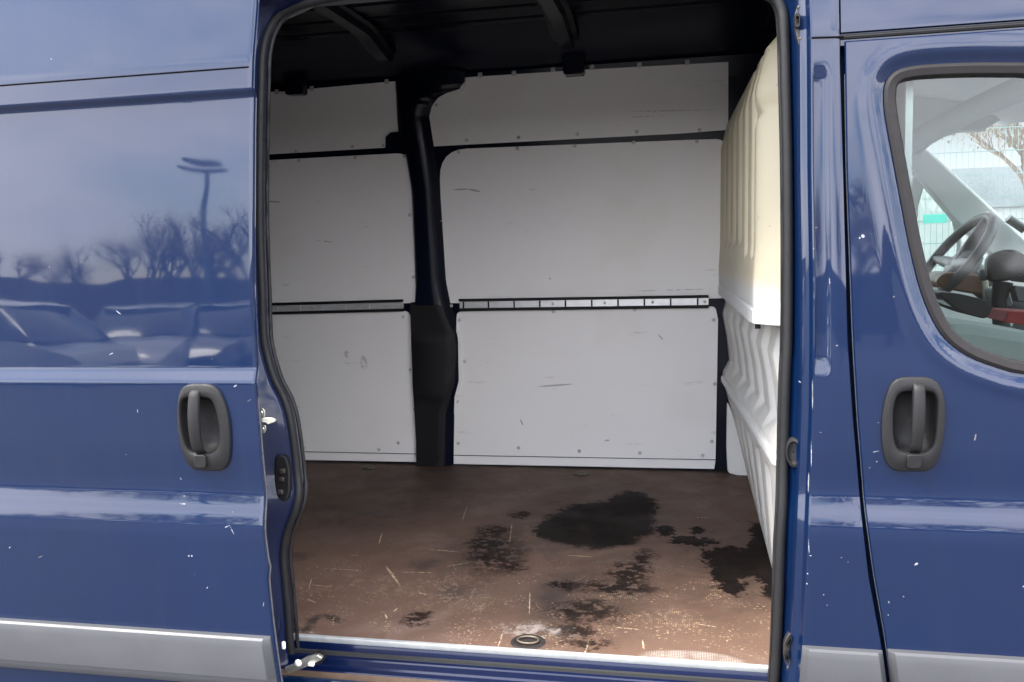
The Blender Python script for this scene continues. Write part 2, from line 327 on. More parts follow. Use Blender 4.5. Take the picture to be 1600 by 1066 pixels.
# --- door handles
def resample(poly, n=56):
    p = np.array(poly, float); c = p.mean(0); o = []
    q = np.vstack([p, p[:1]])
    for a in np.linspace(0, 2 * math.pi, n, endpoint=False):
        d = np.array([math.cos(a), math.sin(a)]); best = 0
        for i in range(len(p)):
            e = q[i + 1] - q[i]; mt_ = np.array([[d[0], -e[0]], [d[1], -e[1]]])
            if abs(np.linalg.det(mt_)) < 1e-9: continue
            t, u = np.linalg.solve(mt_, q[i] - c)
            if t > best and -1e-6 <= u <= 1 + 1e-6: best = t
        o.append(c + d * best)
    return np.array(o)
def sm2(p, k=1):
    for _ in range(k): p = .5 * p + .25 * (np.roll(p, 1, 0) + np.roll(p, -1, 0))
    return p
def handle(parent, yfn, outer, inner, grip, tab, yy):
    T = lambda q: np.array([(lambda v: (v[0], v[2]))(PW(a, b, yfn)) for a, b in q])
    O = sm2(resample(T(outer)), 2); c = O.mean(0)
    I = T(inner); p = np.array(I); I = sm2(resample(I), 2); ci = I.mean(0)
    def ring(A, s, dy, cc): return [(cc[0] + (a[0] - cc[0]) * s, yfn(cc[1] + (a[1] - cc[1]) * s) + dy, cc[1] + (a[1] - cc[1]) * s) for a in A]
    rows = [ring(O, 1.0, .004, c), ring(O, 1.0, -.005, c), ring(O, .985, -.0085, c), ring(O, .965, -.0095, c), ring(.5 * O + .5 * I, 1, -.0120, c)]
    rows += [ring(I, 1.05, -.0125, ci), ring(I, 1.0, -.0105, ci), ring(I, .965, -.003, ci), ring(I, .90, .016, ci), ring(I, .72, .030, ci), ring(I, .3, .034, ci), ring(I, .02, .0345, ci)]
    s = MB().grid(rows, True).mk('handle_surround', HANDLE, parent, smooth=60)
    # grip: curved bar bridging the cup
    g = T(grip); (xa, za), (xb, zb_) = g[0], g[1]; wd = g[2][0] - g[0][0]
    gr = []
    for t in np.linspace(0, 1, 19):
        x = xa + (xb - xa) * t; z = za + (zb_ - za) * t
        bow = -.017 - .013 * math.sin(math.pi * min(1, max(0, t))) ** .8
        if t < .001 or t > .999: bow = -.010
        wv = wd * (.52 + .06 * math.sin(math.pi * t)); y = yfn(z) + bow
        gr.append([(x - wv, y + .010, z), (x - wv * .98, y + .003, z), (x - wv * .75, y - .0005, z), (x, y - .002, z), (x + wv * .75, y - .0005, z), (x + wv * .98, y + .003, z), (x + wv, y + .010, z), (x + wv * .6, y + .014, z), (x - wv * .6, y + .014, z)])
    m = MB().grid(gr, True); n = 9; m.f.append(tuple(range(n))); k = len(m.v); m.f.append(tuple(range(k - 1, k - n - 1, -1)))
    m.mk('handle_grip', HANDLE, parent, smooth=50)
    # thumb pad below the grip
    tp = T(tab); pl = round_poly([(a[0], a[1]) for a in tp], .008, 4)
    mk('lock_cover', *(lambda q: (q.v, q.f))(MB().prism([(a[0], yfn(a[1]) - .020, a[1]) for a in pl], (0, .012, 0))), HANDLE, parent, bevel=.002)
H_L = (c4([(170, 118), (440, 118), (490, 150), (530, 230), (570, 350), (595, 480), (605, 640), (600, 800), (580, 890), (545, 920), (270, 915), (220, 880), (180, 800), (145, 680), (120, 520), (115, 380), (125, 230), (140, 160)]),
       c4([(165, 240), (235, 232), (345, 232), (430, 240), (465, 300), (490, 400), (510, 520), (515, 640), (490, 720), (440, 762), (250, 762), (200, 700), (165, 560), (150, 420), (148, 300)]),
       c4([(288, 168), (325, 745), (376, 168)]), c4([(285, 760), (400, 760), (408, 860), (390, 882), (300, 878)]))
H_R = (c5([(225, 105), (540, 105), (600, 150), (640, 270), (650, 400), (640, 600), (610, 760), (560, 900), (530, 930), (180, 930), (140, 890), (105, 780), (90, 620), (95, 450), (125, 290), (165, 160)]),
       c5([(250, 228), (340, 222), (470, 222), (560, 230), (582, 300), (580, 420), (562, 620), (545, 720), (480, 772), (260, 770), (205, 715), (190, 560), (190, 400), (215, 270)]),
       c5([(412, 155), (382, 755), (512, 155)]), c5([(300, 770), (445, 770), (425, 880), (400, 893), (330, 893), (305, 880)]))
handle(sdoor, sly, *H_L, None)

# --- side panel beside the opening: B-pillar (front of the opening)
skin = sx([-40, 0, 60, 266, 450, 532, 640, 750, 850, 930, 1010, 1066, 1120], [1264, 1265, 1267, 1268, 1271, 1271, 1270, 1266, 1262, 1258, 1254, 1249, 1244])
sealr = sx([-40, 9, 47, 125, 250, 400, 532, 600, 720, 798, 850, 950, 1040, 1120], [1215, 1221, 1225, 1227, 1230, 1231, 1230, 1227, 1224, 1222, 1219, 1216, 1212, 1208])
gap = sx([-60, 60, 100, 266, 532, 650, 798, 900, 1000, 1066, 1130], [1311, 1313, 1313, 1318, 1325, 1333, 1346, 1358, 1377, 1385, 1394])
dooredge = sx([-60, 60, 100, 266, 532, 650, 798, 900, 1000, 1066, 1130], [1319, 1320, 1320.5, 1323, 1333, 1340, 1352, 1366, 1384, 1392, 1401])
def sst(a, b, x): t = min(1, max(0, (x - a) / (b - a))); return t * t * (3 - 2 * t)
rows = []
for py in np.concatenate([np.arange(-75, 50, 8), np.arange(50, 66, 2), np.arange(66, 540, 9), np.arange(540, 620, 4), np.arange(620, 740, 9), np.arange(740, 860, 4), np.arange(860, 1180, 9)]):
    q = PW(1290, py, body_y); z = q[2]; yb = body_y(z); kx = (q[0] - P(1280, py, Y=yb)[0]) / 10
    X = lambda px: P(px, py, Y=yb)[0]
    s, e, g = X(skin(py)), X(sealr(py)), X(gap(py))
    rec = sst(98, 125, py) * (1 - sst(558, 592, py)); fl = 1 - sst(742, 770, py) * .8
    row = [(e - .002, yb + .115, z), (e + .006, yb + .085, z), (e + .02, yb + .078, z), (s - 20 * kx, yb + .055, z), (s - 17.5 * kx, yb + .035, z), (s - 15 * kx, yb + .028, z), (s - 5 * kx, yb + .022, z), (s - 3 * kx, yb + .018, z), (s - 1.2 * kx, yb + .006, z), (s, yb + .0015, z), (s + 2 * kx, yb, z)]
    for t, d in ((3.2, .55), (4.5, .95), (9, 1), (14, 1), (19, 1), (22, .9), (26, .3), (30, 0)): row.append((s + t * kx, yb + .0065 * rec * d, z))
    row += [(g - .008, yb, z), (g - .001, yb + .002, z), (g, yb + .006, z), (g, yb + .05, z), (g + .10, yb + .06, z)]
    rows.append(row)
bp = MB().grid(rows).mk('front_pillar_panel', PAINT, van, smooth=40)
# gutter line / joint across the pillar top
j0, j1 = PW(1268, 59.5, body_y), PW(1318, 58, body_y)
MB().tube([j0 + (0, -.0005, 0), j1 + (0, -.0005, 0)], .0022, 6).mk('roof_joint', GAPM, bp)
# oval grommet
gq = PW(1240, 707, lambda z: body_y(z) + .05)
mb = MB(); mb.grid([[(gq[0] + math.cos(a) * r * .5, gq[1] + y + math.cos(a) * r * -.3, gq[2] + math.sin(a) * r) for a in np.linspace(0, 2 * math.pi, 20, endpoint=False)] for r, y in ((.034, .01), (.034, -.004), (.027, -.006), (.022, .003), (.002, .004))], True)
mb.mk('grommet', RUBBER, bp)
# latch keepers on the pillar
def keeper(pts, y0, ori):
    T = lambda q, dy: [(lambda v: np.array([v[0], v[1] + dy, v[2]]))(PW(a, b, lambda z: body_y(z) + y0)) for a, b in q]
    base = MB().prism(round_poly(T(pts[0], 0), .01, 4), (0, .02, 0)).mk('latch_keeper', STEEL_D, bp, bevel=.002)
    for hole in pts[1]:
        pq = T(hole, -.012); cpt = sum(pq) / len(pq)
        m = MB(); o_ = round_poly(pq, .006, 3); i_ = [cpt + (p - cpt) * .6 for p in o_]
        m.grid([[p + (0, .012, 0) for p in o_], o_, i_, [p + (0, .014, 0) for p in i_]], True)
        m.mk('keeper_frame', BLACK, bp, smooth=40)
    for (a, b) in pts[2]:
        v = T([(a, b)], -.001)[0]; ico(v, .0055, 'bolt', STEEL_D, bp, sy=.5)
_ico = {}
def ico(v, r, name, mat, parent, sy=1.):
    key = (name, r, sy, mat.name)
    if key not in _ico:
        m = MB(); n = 8
        rr = [[(math.cos(a) * r * s, -r * sy * math.sqrt(max(0, 1 - s * s)), math.sin(a) * r * s) for a in np.linspace(0, 2 * math.pi, n, endpoint=False)] for s in (1., .8, .45, .02)]
        m.grid(rr, True); _ico[key] = new_mesh(name, m.v, m.f, 60)
    o = link(name, _ico[key], mat, parent); o.location = tuple(v); return o
k6 = lambda l: [(1200 + a / 4, b / 4) for a, b in l]; k1 = lambda l: [(1200 + a / 4, 800 + b / 4) for a, b in l]
keeper((k6([(195, 15), (212, 40), (220, 120), (228, 260), (212, 292), (195, 290), (172, 200), (165, 90)]), [k6([(165, 92), (195, 90), (195, 178), (165, 180)])], k6([(196, 48), (207, 245)])), .030, 1)
keeper((k1([(135, 755), (168, 760), (170, 820), (150, 990), (125, 985), (98, 925), (98, 820)]), [k1([(102, 872), (130, 860), (130, 920), (102, 925)]), k1([(105, 825), (138, 765), (150, 775), (125, 835)])], k1([(145, 800), (128, 975)])), .034, 1)
# grey rub moulding of the pillar
zt = PW(1300, 1011, body_y)[2]
def atz(fn, z):                        # pixel-edge function -> X at height z on the body
    py = 533.
    for _ in range(6):
        q = PW(fn(py), py, body_y); py += (q[2] - z) * 640
    return q[0]
def tab_edge(fn):
    zz = np.linspace(.35, 2.2, 40); xx = [atz(fn, z) for z in zz]; return lambda z: float(np.interp(z, zz, xx))
gapX, doorX, skinX = tab_edge(gap), tab_edge(dooredge), tab_edge(skin)
moulding('rub_moulding', bp, lambda z: skinX(z) - .001, lambda z: gapX(z) - .001, body_y, zt, zt - .2, left_cut=True)

# --- cab door
win_px = [(1600, 100), (1521, 100), (1450, 103), (1415, 108), (1398, 116), (1388, 130), (1385.5, 150), (1388, 180), (1399, 242), (1415, 328), (1427, 389), (1443, 452), (1462, 499), (1485, 532), (1521, 557), (1568, 574.5), (1600, 582), (1700, 596), (1800, 600), (1856, 588), (1850, 520), (1800, 330), (1745, 160), (1715, 122), (1680, 108)]
WIN = np.array(smooth_path([(lambda v: (v[0], v[2]))(PW(a, b, body_y)) for a, b in win_px + win_px[:1]], 5)[:-1])
def offset(poly, d):                  # inward offset
    t = np.roll(poly, -1, 0) - np.roll(poly, 1, 0); n = np.stack([-t[:, 1], t[:, 0]], 1); n /= np.linalg.norm(n, axis=1)[:, None]
    c = poly.mean(0); s = np.sign(((c - poly) * n).sum(1)); s = np.sign(s.sum()); return poly + n * s * d
zc_top = PW(1330, 63.5, body_y)[2]
zs = sorted(set(np.round(np.concatenate([np.arange(.40, zc_top, .009), np.arange(.87, 1.04, .004), [zc_top - .003, zc_top]]), 4)))
XR = 1.28
V = []; ok = []; nx = 112
for z in zs:
    xl = doorX(z)
    for j in range(nx):
        x = xl + (XR - xl) * (j / (nx - 1)) ** 1.25; d = poly_dist(np.array([x, z]), WIN)
        y = body_y(z) + .010 * (1 - sst(.0, .032, d)) - .0035 * math.exp(-((d - .036) / .016) ** 2)
        if j == 0: y += .004
        if z > zc_top - .002: y += .004
        V.append((x, y, z)); ok.append(d > -.012 and (abs(z - 1.15) > .2 or poly_dist(np.array([x, z]), cupR) > .002))
Fq = [(i * nx + j, i * nx + j + 1, (i + 1) * nx + j + 1, (i + 1) * nx + j) for i in range(len(zs) - 1) for j in range(nx - 1) if all(ok[k] for k in (i * nx + j, i * nx + j + 1, (i + 1) * nx + j + 1, (i + 1) * nx + j))]
cdoor = mk('cab_door', V, Fq, PAINT, van, smooth=40)
MB().grid([[(doorX(z), body_y(z) + .004, z), (doorX(z) + .0015, body_y(z) + .012, z), (doorX(z) + .006, body_y(z) + .045, z)] for z in zs]).mk('door_edge', PAINT, cdoor)
MB().tube([(doorX(z) + .0015, body_y(z) + .007, z) for z in zs if z < 1.9], .0028, 6).mk('door_hem', HEM, cdoor)
moulding('rub_moulding', cdoor, lambda z: doorX(z) + .001, lambda z: XR, body_y, PW(1450, 1017.5, body_y)[2], .40, left_cut=True)
handle(cdoor, body_y, *H_R, None)
# window rubber frame and pane
W0, W1, W2, W3 = offset(WIN, -.004), offset(WIN, .003), offset(WIN, .017), offset(WIN, .021)
lift = lambda A, dy: [(a[0], body_y(a[1]) + dy, a[1]) for a in A]
MB().grid([lift(W0, .014), lift(W0, .006), lift(W1, .002), lift(W2, .005), lift(W3, .011), lift(W3, .04)], True).mk('window_seal', RUBBER_G, cdoor, smooth=40)
pane = lift(offset(WIN, .018), .022); mk('window_pane', pane, [tuple(range(len(pane)))], GLASS, cdoor, smooth=0)
# inner door trim below the glass
MB().box((doorX(1.2) + .08, -.03, .62), (XR, .055, 1.235)).mk('door_trim', DASH_L, cdoor, bevel=.02)
# upper side panel above the cab door, with dark gutter strip below it
zj = zc_top + .012
rows = [[(x, body_y(z) - (.002 if z > zj + .004 else -.006), z) for x in np.linspace(gapX(1.95) + .001, XR, 20)] for z in np.concatenate([[zj - .02, zj, zj + .004], np.linspace(zj + .006, 2.40, 40)])]
MB().grid(rows).mk('upper_side_panel', PAINT, van, smooth=35)
MB().tube([(x, body_y(zj - .004) + .006, zj - .003) for x in np.linspace(gapX(1.95), XR, 12)], .0055, 8).mk('gutter_strip', RUBBER, van)

# --- rear pillar face behind the sliding door's leading edge, and door seal round the opening
SEAL = [(640, -16), (540, -7), (480, 5), (442, 19), (421, 44), (410, 81), (407, 140), (405.6, 219), (405, 312), (406, 380), (409, 458), (411, 520), (416, 552), (428, 592), (444, 624), (453, 655), (459, 695), (464, 740), (466, 769), (461, 796), (448, 830), (442, 867), (445, 905), (449, 950), (453, 1005), (459, 1031), (476, 1049), (512, 1058), (600, 1066), (800, 1082), (1000, 1094), (1180, 1102), (1204, 1090), (1212, 1040), (1216, 950), (1219, 850), (1222, 798), (1224, 720), (1227, 600), (1230, 532), (1231, 400), (1230, 250), (1227, 125), (1225, 47), (1220, 12), (1203, -6), (1150, -16), (900, -26), (640, -16)]
seal_y = lambda z: body_y(z) + .070
S3 = [PW(a, b, seal_y) for a, b in SEAL]
seal = smooth_path(S3, 5)[:-1]
sl = MB().tube(seal, .0112, 12, closed=True).mk('door_seal', RUBBER, van, smooth=60)
MB().tube([(p[0] + (.016 if p[0] < -.4 else -.010), p[1] + .012, p[2]) for p in seal], .005, 6, closed=True).mk('seal_lip', RUBBER, sl, smooth=60)
left = [p for p in smooth_path(S3[2:28], 5)]; lz = sorted([(p[2], p[0]) for p in left])
leftX = lambda z: float(np.interp(z, [a[0] for a in lz], [a[1] for a in lz]))
rows = []
for z in np.arange(.42, 2.50, .012):
    x = leftX(z); y = body_y(z)
    rows.append([(-3.44, y, z), (x - .40, y, z), (x - .085, y, z), (x - .078, y + .003, z), (x - .055, y + .022, z), (x - .045, y + .03, z), (x - .012, y + .045, z), (x - .004, y + .058, z), (x - .002, y + .10, z), (x - .012, y + .13, z), (x - .2, y + .14, z)])
rp = MB().grid(rows).mk('rear_pillar_panel', PAINT_IN, van, smooth=40)
# dark latch pocket and its works on that pillar
lp = [PW(a, b, lambda z: body_y(z) + .026) for a, b in [(431, 712), (446, 712), (452, 735), (452, 770), (446, 786), (434, 780), (429, 755), (429, 725)]]
pk = MB().prism(round_poly(lp, .012, 4), (0, .02, 0)).mk('latch_pocket', BLACK, rp, bevel=.003)
for a, b in ((441, 735), (440, 748), (438, 768)):
    v = PW(a, b, lambda z: body_y(z) + .02); MB().box(v - (.007, .004, .008), v + (.007, .006, .004)).mk('latch_claw', STEEL_D, pk if False else rp, bevel=.002)
# header over the opening
zh = max(p[2] for p in S3) - .004
MB().grid([[(x, body_y(zh + dz) + dy, zh + dz) for x in np.linspace(-1.25, .35, 12)] for dz, dy in ((.32, .0), (.10, .0), (.05, .004), (.03, .04), (.012, .06), (.0, .075), (.0, .13), (.02, .16), (.32, .17))]).mk('door_header', PAINT_IN, van, smooth=40)

# --- door latch striker, lower roller arm and small clips
st = []
v = PW(408, 655, lambda z: sly(z) + .03)
c3 = lambda l: [(380 + a / 4.44, 560 + b / 4.44) for a, b in l]
Ys = lambda z: sly(z) + .02
pl = [PW(a, b, Ys) for a, b in c3([(108, 350), (135, 345), (150, 365), (150, 410), (112, 440)])]
m = MB().prism(round_poly(pl, .004, 3), (0, .004, 0))
pl = [PW(a, b, Ys) for a, b in c3([(116, 462), (155, 462), (158, 490), (150, 518), (130, 525), (116, 500)])]
m.prism(round_poly(pl, .005, 3), (0, .004, 0))
pl = [PW(a, b, Ys) for a, b in c3([(110, 418), (165, 408), (215, 410), (236, 422), (232, 436), (182, 455), (165, 440), (112, 440)])]
m.prism(round_poly(pl, .003, 3), (0, -.008, 0)); stk = m.mk('latch_striker', ZINC, sdoor, bevel=.0015)
for a, b in c3([(126, 375), (137, 488)]): ico(PW(a, b, lambda z: Ys(z) - .001), .004, 'bolt', ZINC, sdoor, .5)
c6 = lambda l: [(400 + a / 5.333, 900 + b / 5.333) for a, b in l]
Ya = lambda z: -.12
arm = MB().prism([PW(a, b, Ya) for a, b in c6([(235, 770), (300, 745), (420, 680), (510, 660), (548, 682), (545, 700), (480, 735), (380, 775), (260, 815)])], (0, .012, 0)).mk('roller_arm', ZINC, sdoor, bevel=.002)
ico(PW(443 + 23, 1036, lambda z: -.125), .010, 'bolt', CLIP, sdoor, .8)
q = PW(400 + 460 / 5.333, 900 + 738 / 5.333, lambda z: -.125); MB().box(q - (.008, .004, .004), q + (.008, .006, .005)).mk('roller_pin', CLIP, sdoor, bevel=.002)
q = PW(400 + 530 / 5.333, 900 + 680 / 5.333, lambda z: -.09); MB().tube([q + (0, -.012, 0), q + (0, .012, 0)], .014, 12).mk('roller', BLACK, sdoor, smooth=40)
q = PW(442, 1009, lambda z: sly(z) + .03); MB().box(q - (.004, .002, .010), q + (.006, .006, .010)).mk('buffer_clip', CLIP, sdoor, bevel=.004)
q = PW(393.5, 73, lambda z: sly(z) + .02); MB().box(q - (.003, .002, .009), q + (.004, .004, .009)).mk('buffer_clip', CLIP, sdoor, bevel=.002)

# --- cargo floor with stains, scratches and worn anti-slip print
FX0, FX1, FY1 = -3.4, .30, 1.87
def floormat():
    n = NT('worn brown plywood floor')
    fp = lambda a, b: P(a, b, Z=FL)
    wob = n.vm('MULTIPLY', n.vm('SUBTRACT', n.node('ShaderNodeTexNoise', {'Vector': n.co, 'Scale': 14., 'Detail': 7., 'Roughness': .68}).outputs['Color'], (.5, .5, .5)), (.15, .17, 0))
    wob2 = n.vm('MULTIPLY', n.vm('SUBTRACT', n.node('ShaderNodeTexNoise', {'Vector': n.co, 'Scale': 70., 'Detail': 4., 'Roughness': .65}).outputs['Color'], (.5, .5, .5)), (.075, .07, 0))
    wc = n.vm('ADD', n.vm('ADD', n.co, wob), wob2)
    wn_ = n.vm('ADD', n.co, n.vm('MULTIPLY', wob2, (.5, .5, 0)))
    def blob(a, b, ra, rb, soft=.13, v=None):
        c = fp(a, b); rx = abs(fp(a + ra, b)[0] - fp(a - ra, b)[0]) / 2; ry = abs(fp(a, b - rb)[1] - fp(a, b + rb)[1]) / 2
        d = n.vm('LENGTH', n.vm('MULTIPLY', n.vm('SUBTRACT', v or wc, tuple(map(float, (c[0], c[1], FL)))), (1 / rx, 1 / ry, 0)))
        return n.step(d, 1 - soft, 1 + soft, 1, 0)
    def mx(l):
        o = l[0]
        for q in l[1:]: o = n.mt('MAXIMUM', o, q)
        return o
    base = n.mix(n.noise(2.2, 6, .6), (.100, .058, .040), (.190, .116, .084))
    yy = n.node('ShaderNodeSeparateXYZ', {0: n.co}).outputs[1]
    base = n.mix(n.mt('MULTIPLY', n.step(n.mt('ADD', yy, n.mt('MULTIPLY', n.noise(3, 4), .6)), .75, 1.6), .42), base, (.075, .052, .040))    # base tone darker towards the far wall
    base = n.mix(n.mt('MULTIPLY', n.step(n.noise(5, 6, .65, dist=.6), .48, .70), .38), base, (.25, .178, .142))
    # anti-slip print: a fine grid of dots
    gx = n.vm('MULTIPLY', n.co, (170, 120, 0)); fr = n.vm('FRACTION', gx)
    dot = n.step(n.vm('LENGTH', n.vm('SUBTRACT', fr, (.5, .5, 0))), .28, .42, 1, 0)
    base = n.mix(n.mt('MULTIPLY', dot, .22), base, (.06, .042, .035))
    # grime and oil stains
    hard = mx([blob(935, 818, 88, 36), blob(985, 793, 42, 26), blob(880, 826, 46, 20), blob(1040, 830, 14, 9), blob(1130, 872, 34, 18), blob(1140, 895, 26, 34), blob(1165, 880, 40, 22), blob(1080, 845, 34, 7), blob(1195, 870, 22, 60), blob(1090, 830, 14, 5)])
    brk = n.step(n.noise(26, 6, .7), .42, .50)
    soft = n.mt('MULTIPLY', mx([blob(985, 900, 34, 26, .5), blob(880, 915, 20, 9, .5), blob(960, 918, 70, 10, .5), blob(915, 955, 60, 16, .6), blob(900, 985, 40, 14, .6), blob(775, 865, 36, 30, .6), blob(770, 830, 24, 10, .6), blob(655, 968, 22, 10, .5), blob(800, 885, 26, 9, .5), blob(760, 850, 24, 24, .5), blob(1005, 880, 14, 24, .5), blob(920, 1005, 40, 10, .5), blob(810, 805, 22, 5, .4)]), brk)
    smear = n.mt('MULTIPLY', mx([blob(665, 880, 22, 10, .6), blob(625, 760, 36, 7, .8), blob(690, 742, 50, 12, .7), blob(510, 790, 34, 6, .7), blob(870, 945, 40, 50, .6), blob(470, 868, 20, 6, .5), blob(720, 925, 36, 14, .7)]), n.step(n.noise(8, 5), .3, .6))
    arc = []
    for a, b in [(464, 984), (476, 984), (483, 980), (486, 974), (490, 968), (497, 964), (506, 962), (515, 964), (523, 967), (531, 970)]: arc.append(blob(a, b, 8.5, 3.6, .4, wn_))
    halo = n.mt('MULTIPLY', mx([blob(940, 812, 150, 62, .55), blob(1150, 880, 110, 80, .5), blob(920, 940, 120, 60, .6), blob(770, 855, 75, 50, .6), blob(640, 770, 120, 40, .7), blob(560, 800, 120, 40, .8)]), n.step(n.noise(5, 6, .65, dist=.8), .32, .68))
    base = n.mix(n.mt('MULTIPLY', halo, .72), base, (.036, .024, .019))
    col = n.mix(n.mt('MULTIPLY', smear, .6), base, (.035, .028, .026))
    col = n.mix(n.mt('MULTIPLY', n.mt('MULTIPLY', mx(arc), n.step(brk, 0, 1, .55, 1)), .85), col, (.03, .024, .022))
    # tan flecks where the film is worn through
    near = n.step(n.mt('ADD', yy, n.mt('MULTIPLY', n.noise(2, 3), .5)), .55, 1.15, 1, 0)
    fl1 = n.mt('MULTIPLY', n.step(n.noise(120, 5, .6), .60, .64), n.step(n.noise(9, 5, .65), .46, .60))
    wr = n.mt('MULTIPLY', n.step(dot, .25, .6), mx([blob(1060, 965, 42, 12, .7), blob(990, 962, 50, 7, .6), blob(960, 935, 30, 14, .6), blob(970, 907, 20, 6, .6), blob(700, 925, 60, 26, .9), blob(1110, 930, 40, 10, .6), blob(570, 915, 60, 14, .9), blob(740, 960, 24, 30, .9)]))
    wr = n.mt('MULTIPLY', wr, n.mt('MULTIPLY', n.step(n.noise(16, 5, .7), .46, .56), n.step(n.noise(75, 4, .7), .50, .56)))
    col = n.mix(n.mt('MULTIPLY', n.mt('MAXIMUM', n.mt('MULTIPLY', fl1, near), wr), .68), col, (.56, .40, .24))
    # bare square patch at the sill
    col = n.mix(n.mt('MULTIPLY', n.mt('MULTIPLY', blob(1080, 1030, 80, 13, .12, n.co), n.step(dot, .2, .7, 1, .35)), n.step(n.noise(22, 5), .3, .6, .2, .6)), col, (.40, .36, .32))
    col = n.mix(n.mt('MULTIPLY', n.mt('MAXIMUM', blob(835, 985, 50, 10, .6), blob(478, 997, 10, 5, .5)), n.mt('MULTIPLY', n.step(n.noise(30, 6, .7), .42, .56), .55)), col, (.42, .38, .34))
    # individual scratches
    scr = marks(n, [(fp(a, b), fp(c, d), w_ * .0016) for a, b, c, d, w_ in [(603, 885, 625, 915, 2.6), (597, 833, 592, 850, 1.6), (667, 858, 722, 863, 1.1), (505, 888, 572, 892, 1.0), (625, 894, 680, 895, 1.1), (698, 885, 740, 878, 1.0), (488, 914, 516, 917, 1.2), (487, 904, 482, 922, 1.), (622, 950, 614, 956, 1.6), (602, 960, 605, 967, 1.5), (828, 925, 827, 960, 1.1), (785, 990, 778, 1012, 1.4), (800, 818, 796, 850, 1.2), (920, 1000, 912, 1028, 1.3), (960, 980, 1000, 984, 1.6), (1090, 975, 1120, 980, 1.4), (650, 925, 668, 930, 1.3), (1085, 808, 1110, 809, 1.2), (478, 935, 494, 942, 1.), (886, 868, 925, 870, 1.4), (1004, 1000, 1006, 1016, 1.5), (560, 868, 548, 868, 1.), (730, 790, 722, 815, .9)]])
    col = n.mix(n.mt('MULTIPLY', n.mt('MULTIPLY', scr, n.step(n.noise(130, 3), .40, .54)), .85), col, (.62, .47, .31))
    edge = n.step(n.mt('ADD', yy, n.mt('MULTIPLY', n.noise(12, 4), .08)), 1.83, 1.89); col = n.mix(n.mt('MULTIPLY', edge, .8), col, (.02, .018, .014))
    dk = n.mt('MAXIMUM', hard, n.mt('MULTIPLY', soft, .92))
    col = n.mix(n.mt('MULTIPLY', dk, n.step(n.noise(11, 5, .6), .25, .65, .90, .99)), col, (.008, .006, .0055))
    n.set(color=col, rough=n.mt('SUBTRACT', n.step(n.noise(6, 5), .3, .7, .55, .72), n.mt('MULTIPLY', dk, .0)), spec=n.step(dk, 0, 1, .18, .05))
    return n.bump(n.mt('ADD', n.mt('MULTIPLY', dot, .6), n.noise(40, 4)), .18, .002).m
STEEL_B = plain('brown tarnished steel', (.20, .16, .12), .5, .4, 60, metal=.6)
TIE = [(825, 1003, .040), (577, 731, .036), (908, 741, .036)]
fl = MB().box((FX0, .004, FL - .018), (FX1, FY1, FL)).mk('cargo_floor', floormat(), van, smooth=0)
# pale strip along the floor edge and the stepped sill below it
MB().grid([[(x, y, FL + z) for y, z in ((.006, .0008), (.006, .003), (-.004, .003), (-.007, .001), (-.007, -.005), (-.004, -.012))] for x in np.linspace(leftX(FL) - .01, .33, 30)]).mk('floor_edge_strip', STRIP, fl, smooth=30)
RUST = plain('grimy sill channel', (.10, .065, .04), .8, .5, 40)
sec = [(.05, -.012), (-.006, -.012), (-.008, -.016), (-.010, -.034), (-.016, -.038), (-.030, -.039), (-.033, -.042), (-.035, -.056), (-.040, -.060), (-.058, -.061), (-.060, -.064)]
sill = MB().grid([[(x, y, FL + z) for y, z in sec] for x in np.linspace(-1.35, .34, 40)]).mk('door_sill', PAINT_IN, van, smooth=30)
MB().grid([[(x, y, FL + z) for y, z in ((-.060, -.064), (-.062, -.072), (-.080, -.075), (-.084, -.068))] for x in np.linspace(-1.35, .34, 30)]).mk('sill_channel', RUST, sill, smooth=30)
MB().grid([[(x, y, FL + z) for y, z in ((-.084, -.068), (-.094, -.069), (-.098, -.080), (-.098, -.26), (.02, -.27))] for x in np.linspace(-3.4, .34, 30)]).mk('sill_skirt', PAINT, sill, smooth=30)
for a, b, r in TIE:
    c = P(a, b, Z=FL + .001); ang = np.linspace(0, 2 * math.pi, 28, endpoint=False)
    t = MB().grid([[(c[0] + math.cos(q) * r * s, c[1] + math.sin(q) * r * s, FL + z) for q in ang] for s, z in ((1.12, .0008), (1.0, .004), (.86, .0035), (.80, .0012), (.02, .001))], True).mk('tie_down_cup', STEEL_D, fl, smooth=40)
    MB().tube([(c[0] + math.cos(q) * r * .68, c[1] + math.sin(q) * r * .50, FL + .0065) for q in ang], .0026, 8, closed=True).mk('tie_down_ring', STEEL_B, fl, smooth=60)

